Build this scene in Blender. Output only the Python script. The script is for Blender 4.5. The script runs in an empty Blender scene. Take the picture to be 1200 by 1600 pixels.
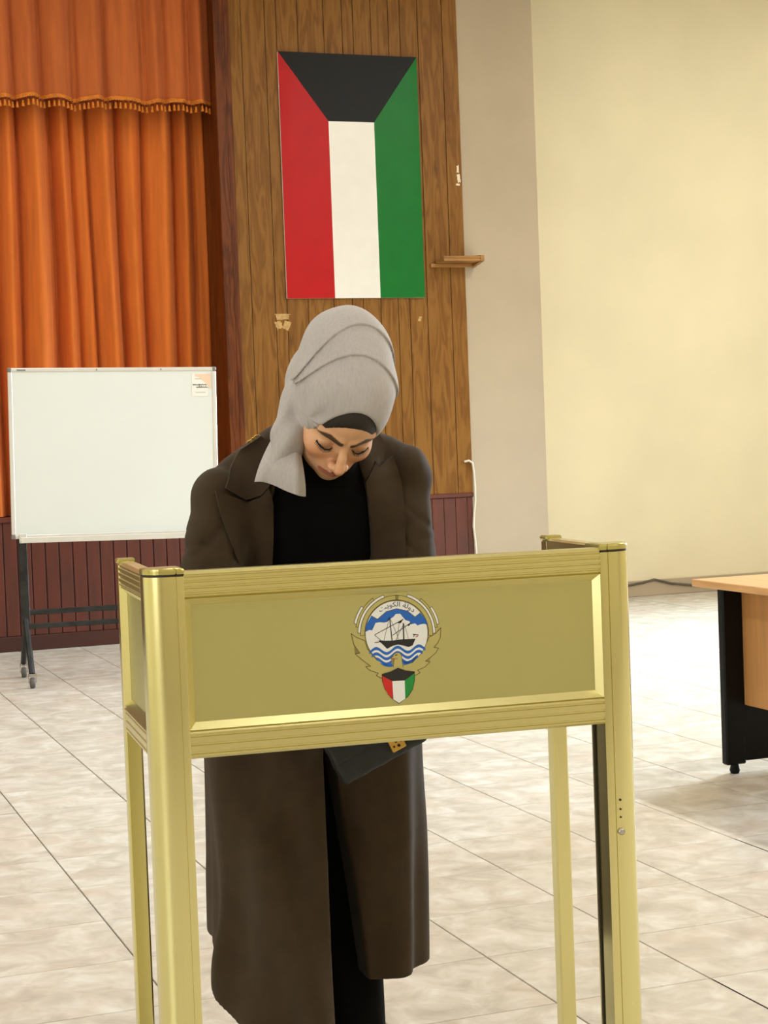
import bpy, bmesh, math, random
import numpy as np
from mathutils import Vector, Matrix
from mathutils.bvhtree import BVHTree

# ------------------------------------------------------------------ camera
SC = bpy.context.scene
COL = SC.collection
F_PX = 2741.6
PITCH = math.radians(2.3106); ROLL = math.radians(-2.1508); CAM_H = 1.30
cam_data = bpy.data.cameras.new('camera'); cam = bpy.data.objects.new('camera', cam_data); COL.objects.link(cam)
cam_data.sensor_fit = 'VERTICAL'; cam_data.sensor_height = 36.0; cam_data.sensor_width = 27.0
cam_data.lens = F_PX * 36.0 / 1600.0
cam_data.clip_start = 0.05; cam_data.clip_end = 100
_f = Vector((0, math.cos(PITCH), -math.sin(PITCH))); _r = Vector((1, 0, 0)); _u = Vector((0, math.sin(PITCH), math.cos(PITCH)))
_c, _s = math.cos(ROLL), math.sin(ROLL)
_rc = _r * _c + _u * _s; _uc = _u * _c - _r * _s
cam.matrix_world = Matrix(((_rc.x, _uc.x, -_f.x, 0), (_rc.y, _uc.y, -_f.y, 0), (_rc.z, _uc.z, -_f.z, CAM_H), (0, 0, 0, 1)))
SC.camera = cam

# ------------------------------------------------------------------ room frame
TH = math.radians(20.2276)                     # the hall is turned 20 degrees from the view axis
P0 = Vector((-2.255, 11.673, 0))               # a point at the foot of the stage front
ROOM = Matrix.Translation(P0) @ Matrix.Rotation(TH, 4, 'Z')   # (u along stage wall, n away from us, z)
CEIL = 4.95

# ------------------------------------------------------------------ world, lights, exposure
world = bpy.data.worlds.new('world'); SC.world = world; world.use_nodes = True
world.node_tree.nodes['Background'].inputs[0].default_value = (1.0, 0.93, 0.82, 1)
world.node_tree.nodes['Background'].inputs[1].default_value = 0.05
SC.view_settings.view_transform = 'Standard'
try: SC.view_settings.look = 'None'
except Exception: pass
SC.view_settings.gamma = 1.0
SC.view_settings.use_curve_mapping = False
SC.view_settings.exposure = -0.70

def area(name, loc, target, sx, sy, power, color):
    d = bpy.data.lights.new(name, 'AREA'); d.shape = 'RECTANGLE'; d.size = sx; d.size_y = sy
    d.energy = power; d.color = color
    o = bpy.data.objects.new(name, d); COL.objects.link(o)
    p = ROOM @ Vector(loc); t = ROOM @ Vector(target)
    o.location = p
    z = (p - t).normalized()
    y = (ROOM.to_3x3() @ Vector((0, 1, 0)))
    if abs(z.dot(y)) > 0.95: y = Vector((0, 0, 1))
    x = y.cross(z).normalized(); y = z.cross(x).normalized()
    o.rotation_euler = Matrix((x, y, z)).transposed().to_euler()
    return o
WARM = (1.0, 0.988, 0.96)
# rows of ceiling tube lamps running along the hall
for u, pw in ((-3.6, 48), (-0.2, 34), (3.9, 185)):
    for n in (-14.6, -11.0, -7.2, -4.2, -1.8):
        if u == 3.9 and n == -1.8: continue
        if u == -3.6 and n > -5: pw = 78
        area('ceiling_lamp', (u, n, CEIL - 0.06), (u, n, 0), 0.18, 1.5, pw, WARM)
for n in (-1.6, -5.0):
    area('ceiling_lamp', (6.4, n, CEIL - 0.06), (6.4, n, 0), 0.18, 1.5, 46, WARM)
# daylight through the right-hand window, then an added light on the left
wd = area('window_and_added_light', (8.05, -2.4, 2.0), (3.0, -3.4, 0.0), 2.2, 2.0, 560, (0.68, 0.85, 1.0)); wd.data.spread = math.radians(85)
area('window_and_added_light', (-5.9, -11.5, 2.0), (-0.5, -11.0, 1.2), 2.0, 2.4, 150, (0.95, 0.97, 1.0))  # added light at an unseen left window, for booth post streaks and the face

# ------------------------------------------------------------------ materials
def nodes_of(m):
    m.use_nodes = True; nt = m.node_tree; return nt, nt.nodes['Principled BSDF']
def lin(c):
    return tuple(((x / 255.0) / 12.92 if x / 255.0 <= 0.04045 else (((x / 255.0) + 0.055) / 1.055) ** 2.4) for x in c) + (1.0,)
def mat(name, rgb, rough=0.5, metal=0.0, var=0.0, scale=8.0, stretch=(1, 1, 1), bump=0.0, bscale=60.0, bstretch=(1, 1, 1), coat=0.0, sheen=0.0, spec=None, rgb2=None, coord='Object'):
    m = bpy.data.materials.new(name); nt, b = nodes_of(m)
    b.inputs['Roughness'].default_value = rough; b.inputs['Metallic'].default_value = metal
    b.inputs['Coat Weight'].default_value = coat; b.inputs['Sheen Weight'].default_value = sheen
    if spec is not None: b.inputs['Specular IOR Level'].default_value = spec
    b.inputs['Base Color'].default_value = lin(rgb)
    tc = nt.nodes.new('ShaderNodeTexCoord')
    def noise(sc, st, det=5.0):
        mp = nt.nodes.new('ShaderNodeMapping'); mp.inputs['Scale'].default_value = st
        nt.links.new(tc.outputs[coord], mp.inputs[0])
        n = nt.nodes.new('ShaderNodeTexNoise'); n.inputs['Scale'].default_value = sc; n.inputs['Detail'].default_value = det
        nt.links.new(mp.outputs[0], n.inputs['Vector']); return n
    if var > 0 or rgb2 is not None:
        n = noise(scale, stretch)
        cr = nt.nodes.new('ShaderNodeValToRGB')
        a = rgb2 if rgb2 is not None else tuple(max(0, x * (1 - var)) for x in rgb)
        z = rgb if rgb2 is not None else tuple(min(255, x * (1 + var)) for x in rgb)
        cr.color_ramp.elements[0].position = 0.32; cr.color_ramp.elements[0].color = lin(a)
        cr.color_ramp.elements[1].position = 0.68; cr.color_ramp.elements[1].color = lin(z)
        nt.links.new(n.outputs['Fac'], cr.inputs[0]); nt.links.new(cr.outputs[0], b.inputs['Base Color'])
    if bump > 0:
        n = noise(bscale, bstretch, 3.0)
        bp = nt.nodes.new('ShaderNodeBump'); bp.inputs['Strength'].default_value = bump; bp.inputs['Distance'].default_value = 0.002
        nt.links.new(n.outputs['Fac'], bp.inputs['Height']); nt.links.new(bp.outputs[0], b.inputs['Normal'])
    return m

def wood_mat(name, c1, c2, c3, rough=0.5):
    """vertical grained board: long streaks with cathedral figures and small knots"""
    m = bpy.data.materials.new(name); nt, b = nodes_of(m); N = nt.nodes.new; Lk = nt.links.new
    b.inputs['Roughness'].default_value = rough; b.inputs['Specular IOR Level'].default_value = 0.2
    tc = N('ShaderNodeTexCoord'); oi = N('ShaderNodeObjectInfo')
    add = N('ShaderNodeVectorMath'); add.operation = 'ADD'
    cmb = N('ShaderNodeCombineXYZ'); mul = N('ShaderNodeMath'); mul.operation = 'MULTIPLY'; mul.inputs[1].default_value = 37.0
    Lk(oi.outputs['Random'], mul.inputs[0]); Lk(mul.outputs[0], cmb.inputs[2]); Lk(mul.outputs[0], cmb.inputs[0])
    Lk(tc.outputs['Object'], add.inputs[0]); Lk(cmb.outputs[0], add.inputs[1])
    mp = N('ShaderNodeMapping'); mp.inputs['Scale'].default_value = (9, 9, 1.1); Lk(add.outputs[0], mp.inputs[0])
    n1 = N('ShaderNodeTexNoise'); n1.inputs['Scale'].default_value = 1.6; n1.inputs['Detail'].default_value = 3; n1.inputs['Distortion'].default_value = 0.8
    Lk(mp.outputs[0], n1.inputs['Vector'])
    wv = N('ShaderNodeMath'); wv.operation = 'MULTIPLY'; wv.inputs[1].default_value = 26.0; Lk(n1.outputs['Fac'], wv.inputs[0])
    sn = N('ShaderNodeMath'); sn.operation = 'SINE'; Lk(wv.outputs[0], sn.inputs[0])
    mp2 = N('ShaderNodeMapping'); mp2.inputs['Scale'].default_value = (130, 130, 3.0); Lk(add.outputs[0], mp2.inputs[0])
    n2 = N('ShaderNodeTexNoise'); n2.inputs['Scale'].default_value = 1.0; n2.inputs['Detail'].default_value = 4; Lk(mp2.outputs[0], n2.inputs['Vector'])
    mr = N('ShaderNodeMapRange'); mr.inputs[1].default_value = -1; mr.inputs[2].default_value = 1; Lk(sn.outputs[0], mr.inputs[0])
    mx = N('ShaderNodeMath'); mx.operation = 'MULTIPLY_ADD'; mx.inputs[1].default_value = 0.5; Lk(mr.outputs[0], mx.inputs[0])
    h = N('ShaderNodeMath'); h.operation = 'MULTIPLY'; h.inputs[1].default_value = 0.55; Lk(n2.outputs['Fac'], h.inputs[0]); Lk(h.outputs[0], mx.inputs[2])
    cr = N('ShaderNodeValToRGB'); e = cr.color_ramp.elements
    e[0].position = 0.12; e[0].color = lin(c1); e[1].position = 0.85; e[1].color = lin(c3)
    k = e.new(0.45); k.color = lin(c2)
    Lk(mx.outputs[0], cr.inputs[0])
    # knots
    mp3 = N('ShaderNodeMapping'); mp3.inputs['Scale'].default_value = (7, 7, 2.6); Lk(add.outputs[0], mp3.inputs[0])
    vo = N('ShaderNodeTexVoronoi'); vo.inputs['Scale'].default_value = 0.8; Lk(mp3.outputs[0], vo.inputs['Vector'])
    kr = N('ShaderNodeMapRange'); kr.inputs[1].default_value = 0.03; kr.inputs[2].default_value = 0.16; kr.inputs[3].default_value = 0.6; kr.inputs[4].default_value = 1.0
    Lk(vo.outputs['Distance'], kr.inputs[0])
    mm = N('ShaderNodeMix'); mm.data_type = 'RGBA'; mm.blend_type = 'MULTIPLY'; mm.inputs[0].default_value = 1.0
    Lk(cr.outputs[0], mm.inputs[6]); Lk(kr.outputs[0], mm.inputs[7]); Lk(mm.outputs[2], b.inputs['Base Color'])
    return m

def tile_mat():
    m = bpy.data.materials.new('floor_tile_glaze'); nt, b = nodes_of(m); N = nt.nodes.new; Lk = nt.links.new
    b.inputs['Roughness'].default_value = 0.42
    ge = N('ShaderNodeNewGeometry'); oi = N('ShaderNodeObjectInfo')
    mul = N('ShaderNodeMath'); mul.operation = 'MULTIPLY'; mul.inputs[1].default_value = 31.0; Lk(oi.outputs['Random'], mul.inputs[0])
    cmb = N('ShaderNodeCombineXYZ'); Lk(mul.outputs[0], cmb.inputs[0]); Lk(mul.outputs[0], cmb.inputs[2])
    add = N('ShaderNodeVectorMath'); add.operation = 'ADD'; Lk(ge.outputs['Position'], add.inputs[0]); Lk(cmb.outputs[0], add.inputs[1])
    n1 = N('ShaderNodeTexNoise'); n1.inputs['Scale'].default_value = 9.0; n1.inputs['Detail'].default_value = 7; n1.inputs['Roughness'].default_value = 0.62; n1.inputs['Distortion'].default_value = 0.6
    Lk(add.outputs[0], n1.inputs['Vector'])
    cr = N('ShaderNodeValToRGB'); e = cr.color_ramp.elements
    e[0].position = 0.30; e[0].color = lin((176, 168, 155)); e[1].position = 0.72; e[1].color = lin((222, 219, 211))
    k = e.new(0.5); k.color = lin((199, 192, 179))
    Lk(n1.outputs['Fac'], cr.inputs[0])
    n2 = N('ShaderNodeTexNoise'); n2.inputs['Scale'].default_value = 5.0; n2.inputs['Detail'].default_value = 4; Lk(add.outputs[0], n2.inputs['Vector'])
    r2 = N('ShaderNodeMapRange'); r2.inputs[1].default_value = 0.52; r2.inputs[2].default_value = 0.68; r2.inputs[4].default_value = 0.35; Lk(n2.outputs['Fac'], r2.inputs[0])
    mm = N('ShaderNodeMix'); mm.data_type = 'RGBA'; Lk(r2.outputs[0], mm.inputs[0]); Lk(cr.outputs[0], mm.inputs[6]); mm.inputs[7].default_value = lin((200, 178, 160))
    Lk(mm.outputs[2], b.inputs['Base Color'])
    return m

M = {}
M['tile'] = tile_mat()
M['grout'] = mat('grout', (112, 102, 90), 0.9, var=0.08, scale=20)
M['wood'] = wood_mat('oak_panel', (104, 64, 20), (123, 80, 28), (135, 92, 38), 0.45)
M['jamb'] = wood_mat('dark_red_wood', (64, 29, 8), (92, 44, 14), (108, 55, 20), 0.4)
M['wains'] = mat('red_brown_boards', (86, 36, 22), 0.45, var=0.12, scale=3, stretch=(6, 6, 1))
M['wainsdark'] = mat('dark_red_base', (60, 24, 14), 0.45, var=0.1, scale=4)
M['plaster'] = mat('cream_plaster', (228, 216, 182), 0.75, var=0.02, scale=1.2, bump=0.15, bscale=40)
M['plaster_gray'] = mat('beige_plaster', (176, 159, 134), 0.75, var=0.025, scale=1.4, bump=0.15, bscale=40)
M['ceiling'] = mat('white_ceiling', (225, 218, 202), 0.9, var=0.02)
M['curtain'] = mat('orange_velvet', (206, 108, 32), 0.85, var=0.05, scale=5, stretch=(6, 6, 0.5), sheen=0.05, bump=0.2, bscale=300)
M['valance'] = mat('rust_velvet', (176, 90, 36), 0.9, var=0.05, scale=5, stretch=(6, 6, 0.6), sheen=0.03, bump=0.2, bscale=300)
M['fringe'] = mat('gold_fringe', (196, 112, 24), 0.8, var=0.12, scale=60)
M['fringe_dark'] = mat('dark_fringe_net', (96, 30, 10), 0.9, var=0.1, scale=60)
M['red'] = mat('flag_red', (174, 8, 10), 0.42, var=0.02, spec=0.22)
M['green'] = mat('flag_green', (0, 104, 32), 0.42, var=0.02, spec=0.22)
M['fblack'] = mat('flag_black', (8, 8, 7), 0.5, var=0.05, spec=0.25)
M['fwhite'] = mat('flag_white', (226, 222, 212), 0.3, var=0.01, coat=0.3)
M['wood_light'] = mat('shelf_oak', (150, 104, 48), 0.5, var=0.12, scale=6, stretch=(1, 8, 8))
M['tape'] = mat('peeling_tape', (178, 142, 84), 0.7, var=0.12, scale=40)
M['chip'] = mat('bare_plaster_chip', (226, 210, 176), 0.8, var=0.08, scale=60)
M['white_cable'] = mat('white_cable_plastic', (214, 204, 184), 0.5, var=0.03)
M['dark_cable'] = mat('grey_cable_plastic', (92, 84, 72), 0.6, var=0.06)
M['wb'] = mat('whiteboard_enamel', (226, 232, 231), 0.22, var=0.008, scale=1.0)
M['alu'] = mat('white_aluminium', (218, 216, 210), 0.35, metal=0.15, var=0.02)
M['alu_dark'] = mat('grey_corner_plastic', (120, 116, 112), 0.5, var=0.05)
M['blackmetal'] = mat('worn_black_steel', (38, 38, 38), 0.5, metal=0.3, var=0.35, scale=14)
M['steel'] = mat('bright_steel', (180, 176, 168), 0.3, metal=0.9, var=0.05)
M['rubber'] = mat('grey_rubber', (96, 92, 88), 0.7, var=0.08)
M['paper'] = mat('white_paper', (236, 236, 230), 0.8, var=0.01)
M['peach'] = mat('peach_print', (236, 206, 180), 0.8, var=0.03)
M['ink'] = mat('black_ink', (40, 38, 36), 0.7, var=0.05)
M['greyink'] = mat('grey_ink', (190, 186, 176), 0.8, var=0.03)
M['beech'] = mat('beech_laminate', (206, 158, 104), 0.42, var=0.05, scale=3, stretch=(14, 1.5, 14))
M['beech2'] = mat('beech_panel', (186, 134, 78), 0.5, var=0.04, scale=3, stretch=(1, 14, 1))
M['deskblack'] = mat('black_laminate', (5, 5, 5), 0.45, var=0.2, scale=30, spec=0.2)
M['gold'] = mat('brushed_gold', (224, 217, 156), 0.22, metal=1.0, var=0.004, scale=3, stretch=(40, 40, 0.4))
M['gold_h'] = mat('brushed_gold_rail', (222, 214, 154), 0.28, metal=1.0, var=0.004, scale=3, stretch=(0.5, 40, 40))
M['goldpanel'] = mat('satin_gold_sheet', (190, 185, 124), 0.38, metal=0.8, var=0.015, scale=2)
M['goldcap'] = mat('gold_plastic_cap', (190, 180, 108), 0.25, metal=0.7, var=0.05)
M['slot'] = mat('dark_slot', (34, 26, 8), 0.6, var=0.1)
M['e_line'] = mat('emblem_brown_line', (92, 80, 30), 0.6, var=0.04)
M['e_gold'] = mat('emblem_gold', (188, 180, 116), 0.42, metal=0.6, var=0.02)
M['e_white'] = mat('emblem_white', (220, 220, 216), 0.5, var=0.01)
M['e_blue'] = mat('emblem_blue', (20, 92, 176), 0.5, var=0.02)
M['e_black'] = mat('emblem_black', (22, 20, 18), 0.5, var=0.05)
M['e_red'] = mat('emblem_red', (190, 26, 20), 0.5, var=0.02)
M['e_green'] = mat('emblem_green', (16, 130, 50), 0.5, var=0.02)

# ------------------------------------------------------------------ mesh helpers
def tag(o, label=None, cat=None, group=None, kind=None):
    if label: o['label'] = label
    if cat: o['category'] = cat
    if group: o['group'] = group
    if kind: o['kind'] = kind
    return o
def link(name, me, parent=None, matrix=None):
    o = bpy.data.objects.new(name, me); COL.objects.link(o)
    if parent is not None: o.parent = parent
    if matrix is not None: o.matrix_local = matrix
    return o
def empty(name, matrix):
    o = bpy.data.objects.new(name, None); COL.objects.link(o); o.matrix_local = matrix; o.empty_display_size = 0.1
    return o

class MB:
    def __init__(s): s.v = []; s.f = []; s.mi = []; s.sm = []
    def add(s, vs, fs, mi=0, smooth=False):
        k = len(s.v); s.v += [tuple(float(c) for c in p) for p in vs]
        for f in fs: s.f.append(tuple(i + k for i in f)); s.mi.append(mi); s.sm.append(smooth)
        return s
    def box(s, a, b, mi=0, ch=0.0):
        x0, y0, z0 = (min(a[i], b[i]) for i in range(3)); x1, y1, z1 = (max(a[i], b[i]) for i in range(3))
        if ch <= 0:
            vs = [(x, y, z) for z in (z0, z1) for y in (y0, y1) for x in (x0, x1)]
            return s.add(vs, [(0, 2, 3, 1), (4, 5, 7, 6), (0, 1, 5, 4), (2, 6, 7, 3), (0, 4, 6, 2), (1, 3, 7, 5)], mi)
        bm = bmesh.new(); bmesh.ops.create_cube(bm, size=1)
        for v in bm.verts: v.co = Vector(((x0 + x1) / 2 + v.co.x * (x1 - x0), (y0 + y1) / 2 + v.co.y * (y1 - y0), (z0 + z1) / 2 + v.co.z * (z1 - z0)))
        bmesh.ops.bevel(bm, geom=list(bm.edges), offset=ch, segments=1, affect='EDGES', profile=0.5)
        bm.verts.index_update()
        s.add([v.co[:] for v in bm.verts], [tuple(v.index for v in f.verts) for f in bm.faces], mi); bm.free()
        return s
    def prism(s, poly, axis, a, b, mi=0, smooth=False):
        """extrude 2D polygon along axis ('x','y','z') from a to b; poly coordinates are the other two axes in order"""
        def P(p, t):
            return {'x': (t, p[0], p[1]), 'y': (p[0], t, p[1]), 'z': (p[0], p[1], t)}[axis]
        n = len(poly); vs = [P(p, a) for p in poly] + [P(p, b) for p in poly]
        ar = sum(poly[i][0] * poly[(i + 1) % n][1] - poly[(i + 1) % n][0] * poly[i][1] for i in range(n))
        flip = (ar < 0) ^ (axis == 'y') ^ (b < a)
        fs = [tuple(range(n))[::-1], tuple(range(n, 2 * n))]
        sd = [(i, (i + 1) % n, n + (i + 1) % n, n + i) for i in range(n)]
        if flip: fs = [f[::-1] for f in fs]; sd = [f[::-1] for f in sd]
        s.add(vs, fs, mi); k = len(s.v) - 2 * n
        for f in sd: s.f.append(tuple(i + k for i in f)); s.mi.append(mi); s.sm.append(smooth)
        return s
    def tube(s, pts, r, seg=8, mi=0, caps=True):
        pts = [Vector(p) for p in pts]; n = len(pts); rr = r if isinstance(r, (list, tuple)) else [r] * n
        vs = []; fs = []; pu = None
        for i, p in enumerate(pts):
            t = (pts[min(i + 1, n - 1)] - pts[max(i - 1, 0)]).normalized()
            if pu is None: pu = Vector((0, 0, 1)) if abs(t.z) < 0.9 else Vector((1, 0, 0))
            a = t.cross(pu).normalized(); b_ = a.cross(t).normalized(); pu = b_
            for k in range(seg):
                an = 2 * math.pi * k / seg; vs.append(p + a * (math.cos(an) * rr[i]) + b_ * (math.sin(an) * rr[i]))
        for i in range(n - 1):
            for k in range(seg):
                fs.append((i * seg + k, i * seg + (k + 1) % seg, (i + 1) * seg + (k + 1) % seg, (i + 1) * seg + k))
        s.add(vs, fs, mi, True)
        if caps: s.add(vs[:seg], [tuple(range(seg))], mi); s.add(vs[-seg:], [tuple(range(seg))[::-1]], mi)
        return s
    def lathe(s, prof, c, axis='z', seg=16, mi=0):
        vs = []; fs = []; n = len(prof)
        for (r, h) in prof:
            for k in range(seg):
                a = 2 * math.pi * k / seg; x, y = r * math.cos(a), r * math.sin(a)
                vs.append({'z': (c[0] + x, c[1] + y, c[2] + h), 'x': (c[0] + h, c[1] + x, c[2] + y), 'y': (c[0] + x, c[1] + h, c[2] + y)}[axis])
        for i in range(n - 1):
            for k in range(seg): fs.append((i * seg + k, i * seg + (k + 1) % seg, (i + 1) * seg + (k + 1) % seg, (i + 1) * seg + k))
        s.add(vs, fs, mi, True); s.add(vs[:seg], [tuple(range(seg))[::-1]], mi); s.add(vs[-seg:], [tuple(range(seg))], mi)
        return s
    def grid(s, fn, nu, nv, mi=0, smooth=True, flip=False):
        vs = [fn(i / nu, j / nv) for j in range(nv + 1) for i in range(nu + 1)]
        fs = []
        for j in range(nv):
            for i in range(nu):
                a = j * (nu + 1) + i; q = (a, a + 1, a + nu + 2, a + nu + 1); fs.append(q[::-1] if flip else q)
        return s.add(vs, fs, mi, smooth)
    def mesh(s, name, mats):
        me = bpy.data.meshes.new(name); me.from_pydata(s.v, [], s.f)
        for m in (mats if isinstance(mats, (list, tuple)) else [mats]): me.materials.append(M[m] if isinstance(m, str) else m)
        me.polygons.foreach_set('material_index', s.mi); me.polygons.foreach_set('use_smooth', s.sm)
        me.update(); return me
    def build(s, name, mats, parent=None, matrix=None, fix=False):
        me = s.mesh(name, mats)
        if fix:
            bm = bmesh.new(); bm.from_mesh(me); bmesh.ops.recalc_face_normals(bm, faces=list(bm.faces)); bm.to_mesh(me); bm.free()
        return link(name, me, parent, matrix)

def lerp_table(tab, t):
    if t <= tab[0][0]: return tab[0][1:]
    for a, b in zip(tab, tab[1:]):
        if t <= b[0]:
            k = (t - a[0]) / (b[0] - a[0]); return tuple(x + (y - x) * k for x, y in zip(a[1:], b[1:]))
    return tab[-1][1:]

# ------------------------------------------------------------------ the room shell
U0, U1, N0, N1 = -6.0, 8.2, -16.0, 1.6
def struct(name, mb, mats, matrix=ROOM):
    return tag(mb.build(name, mats, None, matrix), kind='structure')

ceiling = struct('ceiling', MB().box((U0, N0, CEIL), (U1, N1, CEIL + 0.1)), 'ceiling')
wl0 = MB(); a, b = -12.8, -10.2
wl0.box((U0 - 0.1, N0, 0), (U0, a, CEIL)).box((U0 - 0.1, b, 0), (U0, N1, CEIL)).box((U0 - 0.1, a, 0), (U0, b, 0.9)).box((U0 - 0.1, a, 3.2), (U0, b, CEIL))
struct('wall_left', wl0, 'plaster')
def window(name, x_, a, b):
    f_ = MB()
    for n_ in (a, (a + b) / 2 - 0.03, b - 0.06): f_.box((x_ - 0.03, n_, 0.9), (x_ + 0.03, n_ + 0.06, 3.2))
    for z_ in (0.9, 2.2, 3.14): f_.box((x_ - 0.028, a + 0.06, z_), (x_ + 0.028, b - 0.06, z_ + 0.06))
    w_ = struct(name, f_, 'alu')
    return w_
window('added_window', U0 - 0.05, a, b)  # unseen window frame, added to go with the left-hand light
struct('wall_rear', MB().box((U0, N0 - 0.1, 0), (U1, N0, CEIL)), 'plaster')
# right side wall has a tall window opening that the daylight comes through
ws = MB(); a, b = -3.7, -1.1
ws.box((U1, N0, 0), (U1 + 0.1, a, CEIL)).box((U1, b, 0), (U1 + 0.1, N1, CEIL)).box((U1, a, 0), (U1 + 0.1, b, 0.9)).box((U1, a, 3.2), (U1 + 0.1, b, CEIL))
struct('wall_side', ws, 'plaster'); window('window_2', U1 + 0.05, a, b)

# floor: grout bed with every tile in view laid on it
floor = struct('floor', MB().box((U0, N0, -0.06), (U1, N1, -0.004)), 'grout')
TS = 0.30924502 * CAM_H
TA, TB = 2.24212242, 8.96292542
th = Vector((math.cos(TH), math.sin(TH), 0)); tn = Vector((-math.sin(TH), math.cos(TH), 0))
def cam_px(p):
    v = Vector(p) - Vector((0, 0, CAM_H)); fw = v.dot(_f)
    if fw < 0.2: return None
    return (600 + F_PX * v.dot(_rc) / fw, 800 - F_PX * v.dot(_uc) / fw, fw)
g = 0.0021
tile_mb = MB(); hs = TS / 2 - g; c = 0.0012
tile_mb.add([(-hs, -hs, -0.006), (hs, -hs, -0.006), (hs, hs, -0.006), (-hs, hs, -0.006),
             (-hs, -hs, -c), (hs, -hs, -c), (hs, hs, -c), (-hs, hs, -c),
             (-hs + c, -hs + c, 0), (hs - c, -hs + c, 0), (hs - c, hs - c, 0), (-hs + c, hs - c, 0)],
            [(0, 1, 5, 4), (1, 2, 6, 5), (2, 3, 7, 6), (3, 0, 4, 7), (4, 5, 9, 8), (5, 6, 10, 9), (6, 7, 11, 10), (7, 4, 8, 11), (8, 9, 10, 11)])
tile_me = tile_mb.mesh('tile', 'tile')
rest = MB(); near = []
inv = ROOM.inverted()
for i in range(-25, 30):
    for j in range(-14, 40):
        w = th * ((TA + i + 0.5) * TS) + tn * ((TB + j + 0.5) * TS)
        l = inv @ w
        if not (U0 + 0.2 < l.x < U1 - 0.2 and N0 + .2 < l.y < (0.75 if l.x > 3.69 else 0.2)): continue
        q = cam_px(w)
        if q and -60 < q[0] < 1260 and 880 < q[1] < 1700 and w.length < 13.2: near.append((w.length, w, l))
        else: rest.add([(l.x - hs, l.y - hs, 0), (l.x + hs, l.y - hs, 0), (l.x + hs, l.y + hs, 0), (l.x - hs, l.y + hs, 0)], [(0, 1, 2, 3)])
near.sort(key=lambda t: t[0])
for k, (d, w, l) in enumerate(near):
    if k < 300:
        o = link('tile', tile_me, floor); o.location = (l.x, l.y, 0)
    else:
        rest.add([(l.x - hs, l.y - hs, 0), (l.x + hs, l.y - hs, 0), (l.x + hs, l.y + hs, 0), (l.x - hs, l.y + hs, 0)], [(0, 1, 2, 3)])
tag(rest.build('floor_tiles', 'tile', floor), kind='stuff')

# stage wall: plaster backing, oak planks, red-brown boards below
UL = -4.5
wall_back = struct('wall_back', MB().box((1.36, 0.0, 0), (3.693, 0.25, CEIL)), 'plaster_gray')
gro = [1.395, 1.485, 1.655, 1.738, 1.893, 2.084, 2.22, 2.302, 2.435, 2.566, 2.655, 2.790, 2.978, 3.095]
rnd = random.Random(4)
for a, b in zip(gro, gro[1:]):
    MB().box((a + 0.0022, -0.012, 0.90), (b - 0.0022, 0.0, CEIL), ch=0.0018).build('plank', 'wood', wall_back)
x = 1.395
while x < 3.08:
    w_ = min(0.0915, 3.092 - x)
    MB().box((x + 0.003, -0.012, 0.1), (x + w_ - 0.003, 0.0, 0.872), ch=0.003).build('board', 'wains', wall_back); x += w_
MB().box((1.395, -0.024, 0.872), (3.094, 0, 0.905), ch=0.005).build('cap_rail', 'wains', wall_back)
MB().box((1.395, -0.02, 0), (3.094, 0, 0.1), ch=0.004).build('base_board', 'wainsdark', wall_back)
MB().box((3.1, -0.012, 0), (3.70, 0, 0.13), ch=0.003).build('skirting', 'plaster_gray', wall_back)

# stage front under the curtain
apron = struct('wall_stage', MB().box((UL, 0.0, 0), (1.36, 0.12, 0.86)).box((UL, 0.0, 0.86), (1.36, 1.5, 0.88)), 'wainsdark')
x = 1.33
x = 1.36
while x > UL:
    a = x - 0.0915; MB().box((a + 0.0035, -0.012, 0.1), (x - 0.0035, 0.0, 0.855), ch=0.003).build('board', 'wains', apron); x = a
MB().box((UL, -0.03, 0.853), (1.36, 0.06, 0.888), ch=0.006).build('cap_rail', 'wains', apron)
MB().box((UL, -0.03, 0), (1.36, 0, 0.1), ch=0.005).build('base_board', 'wainsdark', apron)
struct('wall_stage_back', MB().box((UL, 1.4, 0.88), (1.5, 1.5, CEIL)), 'wainsdark')
# proscenium jamb
jamb = struct('trim_1', MB().box((1.288, -0.02, 0.88), (1.362, 0.6, CEIL), ch=0.004), 'jamb')
MB().box((1.358, -0.022, 0.88), (1.398, 0.0, CEIL), ch=0.004).build('architrave', 'jamb', jamb)

# recessed cream wall on the right with its low skirting
wall_right = struct('wall_right', MB().box((3.3, 0.55, 0), (U1, 0.65, CEIL)), 'plaster')
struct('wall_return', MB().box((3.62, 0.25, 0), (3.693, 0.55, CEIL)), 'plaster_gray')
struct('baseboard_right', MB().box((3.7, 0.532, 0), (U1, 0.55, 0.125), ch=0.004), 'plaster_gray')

# ------------------------------------------------------------------ stage curtain and valance
def folds(valleys, depth, seed):
    r = random.Random(seed); amp = [r.uniform(0.75, 1.15) for _ in valleys]; sk = [r.uniform(-0.22, 0.22) for _ in valleys]
    def f(u):
        for k, (a, b) in enumerate(zip(valleys, valleys[1:])):
            if a <= u <= b:
                t = (u - a) / (b - a); t = t + sk[k] * t * (1 - t) * 1.6
                main = math.sin(math.pi * t) ** 0.62
                ripple = 0.10 * math.sin(3 * math.pi * t + amp[k] * 9)
                return depth * amp[k] * min(1.25, (b - a) / 0.19) * (main + ripple)
        return 0.0
    return f
vall = [-1.62, -1.4, -1.27, -1.05, -0.9, -0.74, -0.52, -0.38, -0.19, -0.02, 0.213, 0.348, 0.467, 0.675, 0.854, 1.063, 1.2, 1.30]
fc = folds(vall, 0.175, 5); ru = random.Random(8); ph = [ru.uniform(0, 6) for _ in range(6)]
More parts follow.
